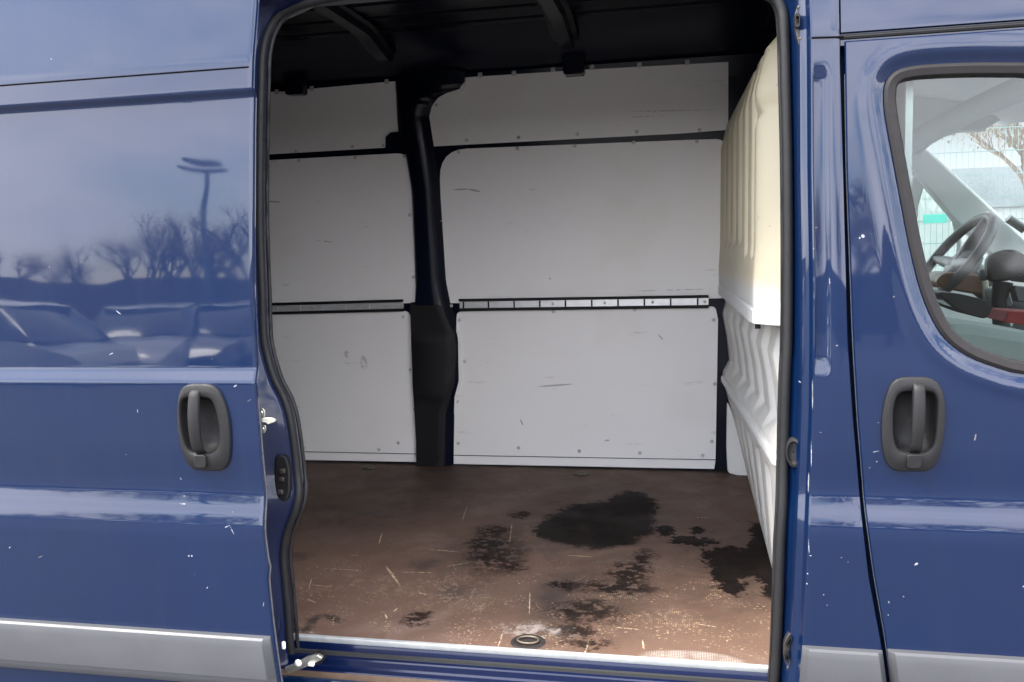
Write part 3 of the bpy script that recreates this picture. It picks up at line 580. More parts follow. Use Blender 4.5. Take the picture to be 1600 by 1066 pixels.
# --- far wall of the cargo bay
WY = prof([(.3, 1.845), (FL, 1.845), (FL + .75, 1.845), (FL + 1.1, 1.83), (FL + 1.75, 1.765), (FL + 2.2, 1.70)], .03, .01)
WB = lambda z: WY(z) + .022
zz = np.arange(FL - .05, FL + 2.0, .05)
wall = MB().grid([[(x, WB(z), z) for x in (-3.4, -1, .4)] for z in zz]).mk('side_wall_shell', PAINT_BAY, van, smooth=60)
def sheet(name, px, r, mat, parent, thick=.006, fn=WY, bevel=.0012):
    p = [PW(a, b, fn) for a, b in px]; p = round_poly(p, [q for q in r] if hasattr(r, '__len__') else r, 7)
    # split long edges so that the sheet can follow the lean of the wall
    n = len(p); f = [np.array((q[0], fn(q[2]), q[2])) for q in p]
    zs_ = np.array([q[2] for q in f]); lo, hi = zs_.min(), zs_.max()
    bm = bmesh.new(); vs_ = [bm.verts.new(q) for q in f]; bm.faces.new(vs_); bmesh.ops.triangulate(bm, faces=bm.faces[:])
    for z in np.linspace(lo, hi, 10)[1:-1]:
        bmesh.ops.bisect_plane(bm, geom=bm.verts[:] + bm.edges[:] + bm.faces[:], plane_co=(0, 0, z), plane_no=(0, 0, 1))
    for v_ in bm.verts: v_.co.y = fn(v_.co.z)
    bmesh.ops.recalc_face_normals(bm, faces=bm.faces)
    if sum(q.normal.y for q in bm.faces) > 0: bmesh.ops.reverse_faces(bm, faces=bm.faces)
    me = bpy.data.meshes.new(name); bm.to_mesh(me); bm.free()
    o = link(name, me, mat, parent); s = o.modifiers.new('s', 'SOLIDIFY'); s.thickness = thick; s.offset = -1
    return o
PXL = 200
sheets = [
 ([(PXL, 155), (460, 142), (460, 150), (473, 149), (473, 140), (617, 127), (622, 206), (604, 209), (601, 231), (PXL, 254)], [.0, 0, 0, .0, 0, 0, 0, .03, 0, 0]),
 ([(PXL, 262), (636, 239), (643, 300), (650, 473), (636, 474), (PXL, 486)], [0, .05, 0, 0, 0, 0]),
 ([(PXL, 494), (638, 486), (643, 500), (648, 600), (651, 709), (PXL, 700)], [0, .03, 0, 0, 0, 0]),
 ([(728, 121), (884, 111), (884, 121), (913, 119), (913, 109), (1138, 97), (1138, 203), (1060, 209), (675, 229), (671, 185), (671, 149), (728, 146)], [0, 0, .0, .0, 0, 0, 0, 0, 0, 0, .06, .02]),
 ([(686, 234), (1070, 219), (1130, 217), (1140, 240), (1140, 466), (700, 474), (697, 440), (689, 330)], [.13, 0, .05, .02, 0, 0, 0, 0]),
 ([(712, 487), (1118, 479), (1122, 500), (1118, 718), (709, 711), (710, 640), (722, 600), (722, 540)], [.03, .02, 0, 0, 0, .03, .04, .04])]
labels = ['upper', 'mid', 'low'] * 2
wp = [sheet('wall_panel', p, r, WALL, van) for p, r in sheets]
# narrow skirting strips under the lowest panels
sheet('wall_skirt', [(PXL, 701), (651, 710.5), (650, 722), (PXL, 714)], 0, WALL, van, fn=lambda z: WY(z) + .004)
sheet('wall_skirt', [(709, 712.5), (1118, 719.5), (1116, 733), (709, 725)], 0, WALL, van, fn=lambda z: WY(z) + .004)
# fixing rivets
RV = plain('panel rivet', (.50, .49, .48), .5, .2, 60, metal=.2)
def rivets(pts, par):
    for a, b in pts: ico(PW(a, b, lambda z: WY(z) - .0005), .0085, 'rivet', RV, par, .5)
R4 = lambda l: [(380 + a / 3.2, b / 3.2) for a, b in l]
rivets(R4([(265, 755), (547, 733), (700, 728)]), wp[0]); rivets(R4([(278, 803), (560, 788), (805, 780)]) + [(640, 336), (646, 433), (424, 480)], wp[1])
rivets(R4([(965, 525), (1117, 702), (1376, 688)]) + [(810, 215), (902, 210), (995, 206), (1093, 203)], wp[3])
rivets(R4([(1077, 760), (1371, 744)]) + [(808, 232), (898, 228), (990, 223), (1089, 221), (688, 345), (690, 437), (705, 478)], wp[4])
rivets([(630, 495), (641, 578), (648, 640), (622, 692), (475, 700), (592, 703)], wp[2]); rivets([(718, 500), (726, 565), (714, 627), (716, 693), (810, 700), (905, 705), (1000, 708), (1098, 712), (1115, 500), (1117, 600), (1112, 690), (865, 487), (992, 484)], wp[5])
# small bent clips along the top edge of the panels
for k, (a, b) in enumerate([(432, 143), (487, 138), (604, 127), (750, 117), (803, 114), (864, 109), (925, 105), (999, 101), (1074, 97)]):
    q = PW(a, b, lambda z: WY(z) - .003); MB().box(q - (.010, .002, .012), q + (.010, .004, .010)).mk('panel_clip', RV, wp[0 if a < 650 else 3], bevel=.003)
# load-securing rails
def rail(x0, x1, ya, yb_, seams, bolts):
    p0, p1 = PW(x0, ya, WY), PW(x1, yb_, WY); z0, z1 = p0[2], p1[2]; y = WY(z0) - .004
    N = 24; X = np.linspace(p0[0], p1[0], N); Z = np.linspace(z0, z1, N); h = .026
    def strip(sec): return MB().grid([[(x, y + dy, z + dz) for dy, dz in sec] for x, z in zip(X, Z)], True)
    o = strip([(0, .015), (-.004, .015), (-.004, -.015), (0, -.015)]).mk('lashing_rail', ALU, van, smooth=30)
    for s in (1, -1):
        m = strip([(0, s * .0165), (-.016, s * .0165), (-.018, s * .019), (-.018, s * .024), (-.014, s * .028), (0, s * .028)]); m.mk('rail_lip', BLACK, o, smooth=30)
    for a in seams:
        q = PW(a, np.interp(a, [x0, x1], [ya, yb_]), WY); MB().box((q[0] - .0035, y - .0075, q[2] - .0145), (q[0] + .0035, y - .003, q[2] + .0145)).mk('rail_rib', BLACK if x0 > 700 else ALU, o)
    for a in bolts:
        q = PW(a, np.interp(a, [x0, x1], [ya, yb_]), WY); ico((q[0], y - .003, q[2]), .007, 'rail_bolt', ZINC, o, .7)
rail(250, 631, 487, 477, (435, 470, 505, 541, 577, 614), (490, 562, 622))
rail(719, 1107, 476.5, 471, (725, 764, 804, 844, 884, 925, 966, 1007, 1048, 1090), (864, 945, 1020, 1101))
# far pillar between the panels: blue pressed steel with a black plastic foot cover
pil = sx([0, 130, 206, 240, 300, 440, 475, 530, 600, 650, 725, 760], [612, 618, 625, 634, 644, 650, 648, 646, 649, 652, 653, 653])
pir = sx([0, 140, 147, 150, 157, 170, 185, 230, 300, 440, 475, 500, 530, 595, 640, 725, 760], [728, 727, 722, 700, 685, 675, 671, 678, 688, 697, 704, 712, 719, 720, 708, 706, 706])
rows = []
for py in np.concatenate([np.arange(60, 136, 7), np.arange(136, 192, 2.5), np.arange(192, 742, 6)]):
    a, b = PW(pil(py), py, WY), PW(pir(py), py, WY); z = a[2]; y = WY(z); bl = .026 * sst(80, 190, py) + .004
    xs_ = [a[0], a[0] + .012, a[0] + .03, .5 * (a[0] + b[0]), b[0] - .04, b[0] - .018, b[0]]
    rows.append([(x, y + d, z) for x, d in zip(xs_, (-.001, -bl, -bl - .006, -bl - .008, -bl - .006, -bl * .4, -.001))])
pilr = MB().grid(rows).mk('wall_pillar', PAINT_BAY, van, smooth=50)
cvl = sx([472, 480, 600, 690, 727], [644, 644, 648, 653, 653]); cvr = sx([472, 480, 500, 522, 545, 595, 625, 645, 727], [692, 696, 704, 713, 715, 713, 705, 700, 698])
rows = []
for py in list(np.arange(472, 727, 5)) + [727]:
    a, b = PW(cvl(py), py, WY), PW(cvr(py), py, WY); z = a[2]; y = WY(z) - .040
    d = .010 * (sst(520, 532, py) * (1 - sst(612, 630, py))) - (.03 if py == 472 else 0)
    rows.append([(a[0], y + .03, z), (a[0] + .004, y - d * .3, z), (a[0] + .02, y - d, z), (b[0] - .045, y - d, z), (b[0] - .025, y - d * .3 - .001, z), (b[0] - .004, y + .006, z), (b[0], y + .03, z)])
MB().grid(rows).mk('pillar_cover', BLACK, pilr, smooth=28)
q = PW(684, 715, lambda z: WY(z) - .042); ico(q, .007, 'bolt', BLACK, pilr, .6)
# dark socket block beside the pillar
pb = [PW(a, b, lambda z: WY(z) - .012) for a, b in [(602, 232), (602, 214), (610, 207), (632, 205), (634, 233)]]
MB().prism(pb, (0, .02, 0)).mk('pillar_bracket', PAINT_BAY, pilr, bevel=.003)
# cant rail above the panels, roof skin with swages, and roof bows
ZR = FL + 1.915
MB().grid([[(x, y, z) for y, z in ((WY(FL + 1.70) + .018, FL + 1.70), (WY(FL + 1.78) + .012, FL + 1.78), (1.70, FL + 1.81), (1.66, FL + 1.84), (1.56, FL + 1.90), (1.50, ZR + .005))] for x in np.linspace(-3.4, .4, 8)]).mk('cant_rail', PAINT_BAY, van, smooth=50)
ys = np.arange(0.0, 1.60, .01)
sw = lambda y: ZR + .008 * (1 if (y % .17) < .10 else 0)
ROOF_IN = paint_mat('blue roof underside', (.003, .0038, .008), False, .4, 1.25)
MB().grid([[(x, y, sw(y)) for y in ys] for x in (-3.4, -1.5, -.6, .4)]).mk('roof_skin', ROOF_IN, van, smooth=20)
MB().box((-3.4, -.02, ZR + .03), (1.3, 1.95, ZR + .06)).mk('roof_outer', PAINT, van)
for a, b in ((611, 81), (889, 59), (1196, 60), (380, 110)):
    q = P(a, b, Z=ZR - .03); x = q[0]
    MB().grid([[(x + dx, y, ZR - .008 + dz - .02 * math.cos((y - .8) / 1.6 * 1.2) * 0 - .05 * sst(1.35, 1.62, y)) for dx, dz in ((-.055, .0), (-.035, -.004), (-.026, -.03), (.026, -.03), (.035, -.004), (.055, 0))] for y in np.linspace(0.02, 1.66, 26)]).mk('roof_bow', ROOF_IN, van, smooth=30)
for a, b in ((466.5, 140), (898.5, 108)):
    q = PW(a, b, lambda z: WY(z) - .01); MB().prism(round_poly([(q[0] - .045, q[1], q[2] - .030), (q[0] + .045, q[1], q[2] - .030), (q[0] + .05, q[1], q[2] + .13), (q[0] - .05, q[1], q[2] + .13)], [.015, .015, 0, 0], 4), (0, -.05, 0)).mk('bow_foot', PAINT_BAY, van, bevel=.004)
# near inside wall (beyond the opening), rear end and underside close the bay
MB().box((-3.42, .075, FL - .02), (leftX(1.0) - .16, .10, ZR + .02)).mk('near_wall_lining', PAINT_BAY, van)
MB().box((-3.46, -.02, .42), (-3.42, 1.93, ZR + .03)).mk('rear_end', PAINT_BAY, van)
MB().box((-3.42, -.02, .40), (1.3, 1.93, FL - .03)).mk('chassis', plain('underbody', (.02, .02, .02), .8), van)
MB().box((-3.42, 1.90, .40), (.34, 1.95, ZR + .03)).mk('far_side_skin', PAINT, van)

# --- bulkhead between cargo bay and cab
def bulk(Y, z):
    h = z - FL
    t = (1.85 - Y) / 1.6
    up = .095 + .050 * t; mid = .120 + .095 * t; low = .225 + .012 * t
    x = np.interp(h, [0, .39, .405, .45, .50, .60, .70, .78, .815, .83, .90, .93, 1.0, 1.40, 1.50, 1.56, 1.62], [low, mid + .012, mid, mid + .006, mid + .032, mid + .022, mid + .004, mid + .02, up + .03, up + .012, up + .012, up + .014, up + .018, up + .02, up + .045, up + .10, up + .22])
    # vertical ribs
    ph_ = ((Y - .74) / .24) % 1; rib = sst(0, .14, ph_) * (1 - sst(.44, .58, ph_))
    amp = .0135 * sst(.74 if h > .9 else .30, .80 if h > .9 else .36, Y) * (1 - sst(1.70, 1.80, Y))
    win = sst(.98, 1.04, h) * (1 - sst(1.40, 1.46, h)) + 1.5 * sst(.44, .52, h) * (1 - sst(.72, .78, h)) + 1.1 * sst(.03, .07, h) * (1 - sst(.30, .36, h))
    x += amp * rib * 1.7 * win
    # pressed border beside the plain near panel
    if h > .95: x += (.030 * sst(.37, .385, Y) * (1 - sst(.43, .45, Y)) + .028 * sst(.55, .57, Y) * (1 - sst(.64, .66, Y))) * sst(.95, 1.0, h) + .020 * sst(1.30, 1.318, h - .25 * max(0, .4 - Y)) * (1 - sst(1.325, 1.36, h - .25 * max(0, .4 - Y))) * (1 - sst(.3, .42, Y))
    # near end sweeps forward to the pillar
    if Y < .34: x += min(.20, 1.9 * (.34 - Y) * (1 - math.exp(-(.34 - Y) / .05))) * (1.0 if h > .83 else np.interp(h, [.3, .83], [.12, .5]))
    return float(x)
Yb = sorted(set(np.round(np.concatenate([np.linspace(1.86, .7, 110), np.linspace(.7, .03, 110)]), 4)), reverse=True)
hb = np.round(np.concatenate([np.arange(0, .34, .03), np.arange(.34, .56, .008), np.arange(.56, .70, .02), np.arange(.70, 1.02, .008), np.arange(1.02, 1.38, .02), np.arange(1.38, 1.62, .01)]), 4)
blk = MB().grid([[(bulk(y, FL + h), y, FL + h) for y in Yb] for h in hb]).mk('bulkhead', BULK, van, smooth=50)
# rail lip on the bulkhead and the lower ledge
def ledge(name, h, th, dep, y0, y1, mat):
    MB().grid([[(bulk(y, FL + h) - dx, y, FL + h + dz) for dx, dz in ((-.012, th), (dep * .75, th * .55), (dep, th * .3), (dep, -th * .7), (dep - .006, -th * .75), (-.012, -th * .6))] for y in np.linspace(y0, y1, 40)]).mk(name, mat, blk, smooth=30)
BW = plain('white bulkhead ledge', (.66, .66, .64), .5, .06, 12)
ledge('bulkhead_rail', .815, .034, .022, 1.80, .06, BW)
MB().tube([(bulk(y, FL + .785) - .010, y, FL + .786) for y in np.linspace(1.78, .36, 30)], .003, 6).mk('rail_seam_shade', GAPM, blk)  # dark tube for the seam and the small shadows under the rail lip
ledge('bulkhead_ledge', .425, .018, .010, 1.80, .06, BW)
MB().box((bulk(.345, FL + .8) - .036, .342, FL + .775), (bulk(.345, FL + .8) - .022, .352, FL + .83)).mk('rail_joint', BLACK, blk)
fq = [P(a, b, Y=1.79) for a, b in [(1136, 628), (1142, 640), (1160, 700), (1168, 722), (1180, 750), (1137, 739), (1135, 700)]]
MB().prism(round_poly(fq, .012, 3), (0, .02, 0)).mk('bulkhead_foot', BW, blk, bevel=.004)
# filler above the bulkhead up to the roof
FILL = plain('brown grey filler board', (.12, .11, .10), .8, .15)
MB().box((.40, .05, FL + 1.50), (.43, 1.84, ZR)).mk('bulkhead_filler', FILL, van)
# cab front wall behind bulkhead, seen only from the cab
MB().box((.455, .02, FL), (.47, 1.86, ZR)).mk('cab_back_trim', LINER, van)

# --- cab interior seen through the door glass
DR = lambda px, py, Y: P(px, py, Y=Y)
# far side: body below the windows, pillar trims
def band(name, pts, th, mat, w0):        # bar through 3D points with square section
    return MB().tube(pts, w0, 8).mk(name, mat, van, smooth=60)
YF = 1.80
MB().box((.34, YF + .04, .42), (1.85, YF + .10, 1.30)).mk('far_door', PAINT, van)
qa = [DR(a, b, YF) for a, b in [(1396, 188), (1445, 228), (1530, 305), (1620, 388), (1700, 462), (1650, 470), (1570, 420), (1490, 345), (1440, 285), (1400, 245)]]
MB().prism(qa, (0, .05, 0)).mk('far_windscreen_pillar', PILLAR_T, van, bevel=.012)
qa = [DR(a, b, YF + .02) for a, b in [(1428, 262), (1448, 278), (1436, 320), (1430, 400), (1424, 470), (1404, 470), (1412, 380)]]
MB().prism(qa, (0, .03, 0)).mk('far_quarter_frame', PILLAR_T, van, bevel=.008)
qa = [DR(a, b, YF + .02) for a, b in [(1488, 345), (1500, 352), (1505, 400), (1620, 470), (1620, 520), (1424, 520), (1424, 440), (1490, 430), (1496, 385)]]
MB().prism(qa, (0, .03, 0)).mk('far_door_trim', PILLAR_T, van, bevel=.008)
# headliner: dips towards the windscreen
rows = []
for t in np.linspace(0, 1, 14):
    y = .02 + t * 1.82
    rows.append([(x, y, z + .02 * math.sin(t * 9 + x * 4)) for x, z in ((.46, 2.16), (.8, 2.13), (1.05, 2.07), (1.16, 2.00), (1.20, 1.965), (1.24, 1.975))])
MB().grid(rows).mk('headliner', LINER, van, smooth=50)
MB().box((.34, -.02, 2.30), (1.30, 1.92, 2.33)).mk('cab_roof', PAINT, van)
q0, q1 = DR(1392, 240, 1.3), DR(1640, 118, .5)
MB().tube(smooth_path([q0, .5 * (q0 + q1) + (0, 0, .01), q1], 6), .035, 10).mk('roof_shelf_edge', LINER, van, smooth=60)
fw = [DR(a, b, YF + .03) for a, b in [(1380, 200), (1440, 280), (1500, 350), (1505, 440), (1380, 470)]]; mk('far_window_pane', fw, [tuple(range(5))], GLASS2, van, smooth=0)
ft = [DR(a, b, 1.74) for a, b in [(1370, 60), (1680, 60), (1680, 150), (1600, 170), (1560, 190), (1535, 205), (1500, 206), (1478, 213), (1455, 226), (1440, 240), (1370, 250)]]; MB().prism(ft, (0, .05, 0)).mk('far_roof_trim', LINER, van, bevel=.008)
# windscreen
MB().grid([[(1.26 + .80 * t, y, 1.99 - .78 * t) for y in np.linspace(.05, 1.80, 5)] for t in np.linspace(0, 1, 6)]).mk('windscreen', GLASS2, van)
MB().prism([(1.26, .02, 2.0), (1.36, .02, 2.0), (2.16, .02, 1.2), (2.06, .02, 1.2)], (0, .05, 0)).mk('near_windscreen_pillar', PILLAR_T, van, bevel=.01)
q = DR(1588, 349, 1.76); MB().tube([q + (-.03, 0, .02), q + (.03, 0, -.025)], .018, 10).mk('pillar_grab_clip', DASH_L, van, smooth=60)
# dashboard
rows = []
for y in np.linspace(.06, 1.80, 30):
    k = .045 * math.exp(-((y - 1.38) / .22) ** 2)
    rows.append([(x, y, z) for x, z in ((2.1, 1.19), (1.75, 1.22), (1.50, 1.235 + k), (1.36, 1.24 + k), (1.28, 1.215 + k * .8), (1.24, 1.14), (1.28, 1.05), (1.36, .95), (1.40, .70))])
dash = MB().grid(rows).mk('dashboard', DASH, van, smooth=60)
MB().box((1.18, .08, 1.10), (1.32, .62, 1.20)).mk('glovebox_lid', DASH_L, dash, bevel=.03)
MB().prism(round_poly([(1.20, .72, 1.02), (1.20, 1.05, 1.02), (1.25, 1.05, 1.30), (1.25, .72, 1.30)], .04, 5), (.12, 0, 0)).mk('centre_console', DASH, dash, bevel=.01)
for yy_ in (.80, .97):
    c = Vector((1.215, yy_, 1.22)); MB().tube([c + Vector((math.cos(a) * .012, math.cos(a) * .045, math.sin(a) * .04)) for a in np.linspace(0, 2 * math.pi, 18, endpoint=False)], .008, 6, closed=True).mk('air_vent', DASH_L, dash, smooth=60)
# steering wheel
wc_ = DR(1487, 408, 1.38); ax = Vector((-.80, -.05, .60)).normalized(); u1 = ax.cross(Vector((0, 1, 0))).normalized(); u2 = ax.cross(u1)
Rw = .195
ring = [Vector(wc_) + (u1 * math.cos(a) + u2 * math.sin(a)) * Rw for a in np.linspace(0, 2 * math.pi, 40, endpoint=False)]
swh = MB().tube(ring, .018, 10, closed=True).mk('steering_wheel', DASH, van, smooth=60)
for a in (math.pi / 2, -math.pi / 2, math.pi):
    MB().tube([Vector(wc_) - ax * .03, Vector(wc_) + (u1 * math.cos(a) + u2 * math.sin(a)) * Rw], [.03, .014], 8).mk('wheel_spoke', DASH, swh, smooth=60)
MB().tube([Vector(wc_) - ax * .07, Vector(wc_) - ax * .02, Vector(wc_) - ax * .005], [.075, .07, .05], 16).mk('wheel_hub', DASH, swh, smooth=50)
MB().tube([Vector(wc_) - ax * .30, Vector(wc_) - ax * .07], [.06, .05], 12).mk('steering_column', DASH, van, smooth=50)
# clutter on the dashboard: stalks, tray, gear lever, radio
for dz_, dy_ in ((.03, -.16), (-.02, .15)):
    c = Vector(wc_) - ax * .05; MB().tube([c, c + Vector((-.01, dy_, dz_))], [.010, .007], 8).mk('column_stalk', DASH, van, smooth=60)
def cabbox(name, px, Y, dep, mat):
    q = [DR(a, b, Y) for a, b in px]; MB().prism(round_poly(q, .008, 3), (0, dep, 0)).mk(name, mat, dash, bevel=.004)
cabbox('radio', [(1548, 452), (1576, 448), (1584, 478), (1552, 482)], 1.0, .10, DASH_L)
cabbox('gear_knob', [(1530, 422), (1546, 420), (1550, 436), (1534, 440)], 1.05, .03, DASH)
cabbox('gear_lever', [(1537, 438), (1544, 437), (1548, 480), (1541, 481)], 1.06, .02, ZINC)
cabbox('document_tray', [(1466, 470), (1508, 466), (1528, 474), (1486, 480)], .95, .06, PILLAR_T)
cabbox('dash_vent_panel', [(1580, 410), (1640, 416), (1640, 446), (1584, 440)], 1.15, .05, BLACK)
cabbox('storage_lid', [(1584, 446), (1640, 452), (1640, 478), (1590, 472)], .92, .05, DASH)
# phone holder, cover and red cloth on the dashboard
hq = DR(1566, 470, .95)
ph = bpy.data.objects.new('phone_holder', None); COL.objects.link(ph); ph.location = tuple(hq); ph['label'] = 'black phone holder on a stalk above the dashboard'; ph['category'] = 'phone holder'
MB().tube([hq + (.02, 0, -.16), hq + (.0, 0, -.08), hq + (-.01, 0, 0), hq + (0, 0, .06)], [.04, .026, .022, .03], 10).mk('stalk', BLACK, ph, smooth=60)
cph = hq + (0, -.01, .105); MB().prism(round_poly([cph + (-.045, 0, -.05), cph + (.06, 0, -.035), cph + (.07, 0, .035), cph + (.02, 0, .06), cph + (-.05, 0, .04)], .03, 5), (0, .04, 0)).mk('cradle', BLACK, ph, bevel=.008)
rq = [DR(a, b, .55) for a, b in [(1572, 498), (1576, 486), (1640, 490), (1640, 514), (1600, 508), (1566, 503)]]
MB().prism(round_poly(rq, .008, 3), (0, .14, 0)).mk('red_cloth', RED, None, bevel=.006, label='red folded cloth lying on the dashboard', cat='cloth')
oq = [DR(a, b, 1.2) for a, b in [(1462, 440), (1476, 426), (1530, 428), (1552, 440), (1548, 462), (1510, 458), (1470, 450)]]
MB().prism(round_poly(oq, .03, 4), (0, .2, 0)).mk('dashboard_cover', ORANGE, None, bevel=.02, label='brown orange cover behind the steering wheel', cat='cover')
cqs = [DR(a, b, .9) for a, b in [(1462, 456), (1500, 459), (1545, 470), (1556, 486), (1540, 500), (1500, 486)]]
MB().prism(round_poly(cqs, .02, 4), (0, .25, 0)).mk('instrument_hood', BLACK, dash, bevel=.012)
tq = [DR(a, b, .28) for a, b in [(1476, 507), (1520, 508), (1620, 524), (1700, 540), (1700, 640), (1500, 640), (1470, 560)]]
MB().prism(round_poly(tq, .03, 5), (0, .3, 0)).mk('passenger_seat_top', plain('grey green seat', (.16, .18, .17), .7), van, bevel=.03)

# --- wheels carry the van
for wx in (1.62, -2.8):
    for wy in (.06, 1.72):
        ang = np.linspace(0, 2 * math.pi, 32, endpoint=False)
        o = MB().grid([[(wx + math.cos(a) * r, wy + y, .335 + math.sin(a) * r) for a in ang] for y, r in ((0, .21), (-.01, .25), (0, .315), (.03, .335), (.17, .335), (.2, .315), (.2, .2))], True).mk('wheel', TYRE, van, smooth=40)
        MB().grid([[(wx + math.cos(a) * r, wy + y, .335 + math.sin(a) * r) for a in ang] for y, r in ((.0, .212), (.03, .19), (.05, .08), (.02, .07), (.02, .005))], True).mk('rim', GREYP, o, smooth=40)

# ------------------------------------------------------------------ beyond the van, seen through the cab glass
FEN = plain('green grey fence steel', (.12, .19, .18), .5)
fen = bpy.data.objects.new('mesh_fence', None); COL.objects.link(fen); fen.location = (5, 6.5, 0); fen['label'] = 'tall steel mesh fence beyond the van, seen through the cab glass'; fen['category'] = 'fence'
for k in range(5):
    x = 1.2 + k * 2.5
    MB().box((x - .03, 6.47, 0), (x + .03, 6.53, 2.9 if k != 2 else 3.4)).mk('post', FEN, fen)
    if k < 4:
        m = MB()
        for i in range(1, 50): m.box((x + i * .05 - .0017, 6.498, .1), (x + i * .05 + .0017, 6.502, 2.6))
        for z in np.arange(.1, 2.7, .2): m.box((x, 6.492, z - .004), (x + 2.5, 6.497, z + .004))
        o = m.mk('mesh_panel', FEN, fen, smooth=0)
def bsign():
    q = P(1460, 342, Y=6.44)
    return MB().box((q[0] - .10, 6.42, q[2] - .04), (q[0] + .10, 6.43, q[2] + .04)).mk('fence_sign', plain('green sign', (.06, .32, .27), .5), None, bevel=.002, label='small green sign hung on the mesh fence', cat='sign')
bsign()
BARK = plain('bark', (.10, .08, .06), .9, .3); TWIG = plain('twigs', (.13, .10, .07), .9, .3); LEAF = plain('dry leaves', (.22, .15, .06), .8, .3)
def tree(loc, h, label, seed, group=None, leafy=0, depth=5):
    r = random.Random(seed); e = bpy.data.objects.new('bare_tree', None); COL.objects.link(e); e.location = loc; e['label'] = label; e['category'] = 'tree'
    if group: e['group'] = group
    tr, cw, lf = MB(), MB(), MB(); L0 = Vector(loc)
    def br(p, d, ln, rad, lv):
        mid = p + d * ln * .5 + Vector((r.uniform(-1, 1), r.uniform(-1, 1), 0)) * ln * .06; q = p + d * ln
        (tr if lv == 0 else cw).tube([p, mid, q], [rad, rad * .85, rad * .7], 6 if lv < 2 else 3, caps=False)
        if lv >= depth:
            for _ in range(leafy):
                c = q + Vector((r.gauss(0, 1), r.gauss(0, 1), r.gauss(0, 1))) * ln * .5; s = .05
                lf.add([c, c + Vector((s, r.uniform(-s, s), s)), c + Vector((r.uniform(-s, s), s, -s))], [(0, 1, 2)])
            return
        n = 3 if lv else 5
        for i in range(n):
            a = r.uniform(0, 6.28); sp = r.uniform(.35, .75); nd = (d + Vector((math.cos(a), math.sin(a), r.uniform(-.1, .5))) * sp).normalized()
            br(p + d * ln * r.uniform(.6, 1), nd, ln * r.uniform(.58, .8), rad * .55, lv + 1)
    br(L0, Vector((0, 0, 1)), h * .30, h * .022, 0)
    tr.mk('trunk', BARK, e, smooth=60); c = cw.mk('crown', TWIG, e, smooth=60)
    if leafy: lf.mk('leaves', LEAF, e, smooth=0, kind='stuff')
    return e
q = P(1640, 300, Y=22); tree((q[0], 22, 0), 8.0, 'bare tree with dry brown leaves behind the mesh fence', 5, leafy=4)
bl = bpy.data.objects.new('pale_hall', None); COL.objects.link(bl); bl.location = (22, 34, 0); bl['label'] = 'pale hall building far behind the mesh fence'; bl['category'] = 'building'
MB().box((2, 32, 0), (60, 44, 5.6)).mk('wall', plain('pale cladding', (.30, .31, .30), .8, .1, .5), bl, smooth=0)
MB().box((1.5, 31.5, 5.6), (60.5, 44.5, 6.0)).mk('roof', plain('roof edge', (.2, .22, .22), .7), bl, smooth=0)
for k in range(10): MB().box((4 + k * 5, 31.94, 2.6), (7 + k * 5, 31.99, 4.0)).mk('window', plain('window band', (.16, .18, .19), .3), bl, smooth=0)

# ------------------------------------------------------------------ behind the photographer: what the paint mirrors
def RF(px, py, Y):                       # point at depth Y that the sliding door mirrors at this pixel
    q = PW(px, py, sly); dz = .01; s = (sly(q[2] + dz) - sly(q[2] - dz)) / (2 * dz)
    n = np.array([0, -1, s]); n /= np.linalg.norm(n); d = q - CAM; d = d - 2 * (d @ n) * n
    return q + d * (Y - q[1]) / d[1]
POLE = plain('galvanised mast', (.10, .11, .12), .6)
lt = RF(318, 262, -26); me_ = bpy.data.objects.new('lamp_mast', None); COL.objects.link(me_); me_.location = (lt[0], -26, 0); me_['label'] = 'tall car park light mast with a flat lamp head, mirrored in the door'; me_['category'] = 'lamp mast'
MB().tube([(lt[0], -26, 0), (lt[0], -26, lt[2])], [.13, .07], 10).mk('pole', POLE, me_, smooth=60)
MB().box((lt[0] - .7, -26.2, lt[2]), (lt[0] + .7, -25.8, lt[2] + .07)).mk('crossarm', POLE, me_)
MB().box((lt[0] - .42, -26.3, lt[2] + .22), (lt[0] + .42, -25.7, lt[2] + .36)).mk('lamp_head', POLE, me_, bevel=.08)
for k, (px, py, Y, h) in enumerate([(20, 400, -42, 0), (235, 352, -38, 0), (300, 362, -40, 0), (375, 345, -36, 0), (140, 405, -44, 0), (-120, 380, -40, 0), (205, 385, -43, 0), (270, 372, -42, 0), (340, 368, -43, 0), (90, 408, -45, 0)]):
    t = RF(px, py, Y); tree((t[0], Y, 0), max(4.5, t[2] * 1.55), 'bare winter tree across the car park, mirrored in the door', 20 + k, 'trees across the car park', leafy=16, depth=4)
bq = RF(120, 436, -48)
MB().box((bq[0] - 45, -52, 0), (bq[0] + 95, -48, bq[2])).mk('long_shed', plain('grey brown cladding', (.12, .10, .09), .8), None, smooth=0, label='long low grey brown shed behind the car park', cat='building')
def RB(px, py, Y):
    q = PW(px, py, body_y); s = (body_y(q[2] + .01) - body_y(q[2] - .01)) / .02
    n = np.array([0, -1, s]); n /= np.linalg.norm(n); d = q - CAM; d = d - 2 * (d @ n) * n
    return q + d * (Y - q[1]) / d[1]
for k, (px, py, Y) in enumerate([(1290, 300, -34), (1335, 240, -37), (1390, 300, -33), (1440, 250, -36), (1490, 280, -35), (1540, 240, -38), (1595, 280, -34), (1650, 250, -36)]):
    t = RB(px, py, Y); tree((t[0], Y, 0), max(4.5, t[2] * 1.25), 'bushy tree along the car park edge, mirrored in the cab door', 40 + k, 'bushy trees along the car park edge', leafy=9, depth=4)
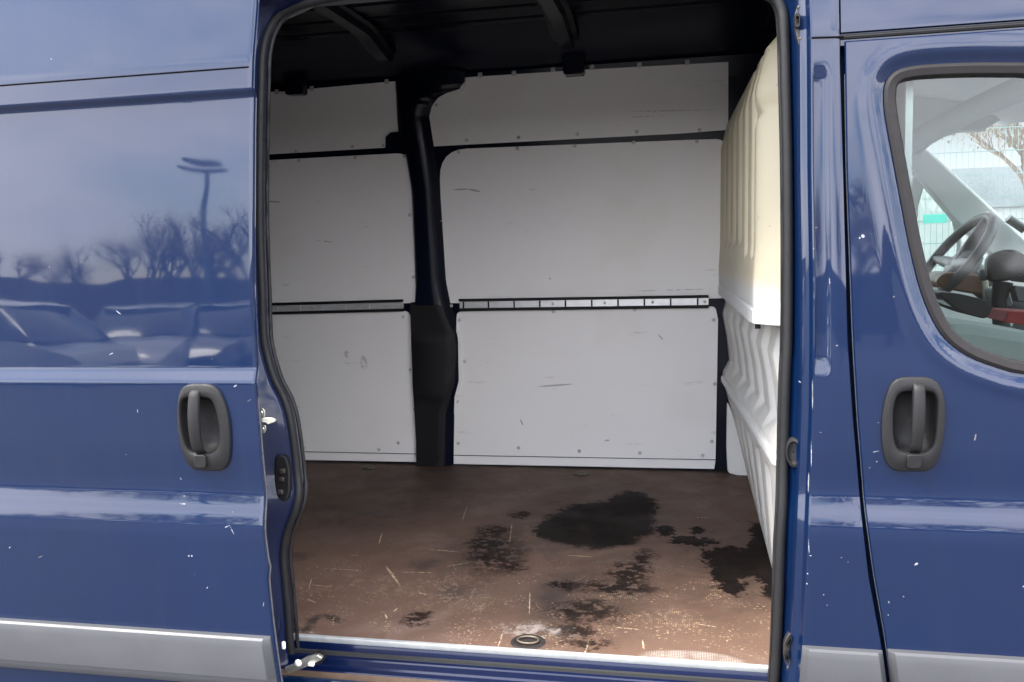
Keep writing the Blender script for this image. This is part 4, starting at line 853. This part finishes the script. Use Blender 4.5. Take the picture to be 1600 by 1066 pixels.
def car(x, y, rz, col, label):
    e = bpy.data.objects.new('parked_car', None); COL.objects.link(e); e['label'] = label; e['category'] = 'car'; e['group'] = 'cars parked across the lot'
    R_ = Matrix.Rotation(rz, 4, 'Z'); e.location = (x, y, 0)
    cp = NT('car paint'); cp.set(color=col, rough=.3, coat=1., coat_rough=.05); T = lambda l: [tuple(R_ @ Vector(p) + Vector((x, y, 0))) for p in l]
    st_ = [(-2.15, .60, .72, .78), (-2.05, .78, .92, .35), (-1.3, .86, .98, .25), (0, .88, .96, .22), (1.0, .87, .93, .25), (1.9, .80, .80, .3), (2.15, .62, .62, .5)]
    rows = [T([(a, -w_, zb), (a, -w_ * 1.02, (zb + zt_) / 2), (a, -w_ * .94, zt_), (a, 0, zt_ + .03), (a, w_ * .94, zt_), (a, w_ * 1.02, (zb + zt_) / 2), (a, w_, zb)]) for a, w_, zt_, zb in st_]
    m = MB().grid(rows); m.f += [tuple(range(7)), tuple(range(len(m.v) - 7, len(m.v)))]; m.mk('body', cp.m, e, smooth=50)
    cab = [(-1.95, .97, .70, .97), (-1.45, .97, .66, 1.40), (-.4, .97, .64, 1.46), (.3, .97, .62, 1.40), (1.05, .95, .68, .96)]
    m = MB().grid([T([(a, -.80, z0), (a, -w_, z1 - .03), (a, -w_ + .06, z1), (a, w_ - .06, z1), (a, w_, z1 - .03), (a, .80, z0)]) for a, z0, w_, z1 in cab]); m.mk('cabin', plain('dark car glass', (.02, .025, .03), .1), e, smooth=40)
    MB().grid([T([(a, -w_ + .03, z1 + .012), (a, 0, z1 + .03), (a, w_ - .03, z1 + .012)]) for a, z0, w_, z1 in cab[1:4]]).mk('roof', cp.m, e, smooth=50)
    for sx_ in (-1.3, 1.3):
        for sy_ in (-.82, .82): MB().tube(T([(sx_, sy_ - .1, .31), (sx_, sy_ + .1, .31)]), .31, 16).mk('wheel', TYRE, e, smooth=40)
for px, Y, rz, col, lb in [(40, -9.5, .25, (.16, .165, .17), 'dark grey parked car standing broadside to the van, mirrored in the door'), (235, -11, 1.2, (.26, .265, .28), 'pale grey parked car parked end on, mirrored in the door'), (345, -12, 1.4, (.03, .035, .04), 'black parked car beside the lamp mast, mirrored in the door'), (-170, -13, .1, (.2, .02, .02), 'dark red parked car at the end of the row')]:
    q = RF(px, 500, Y); car(q[0], Y, rz, col, lb)
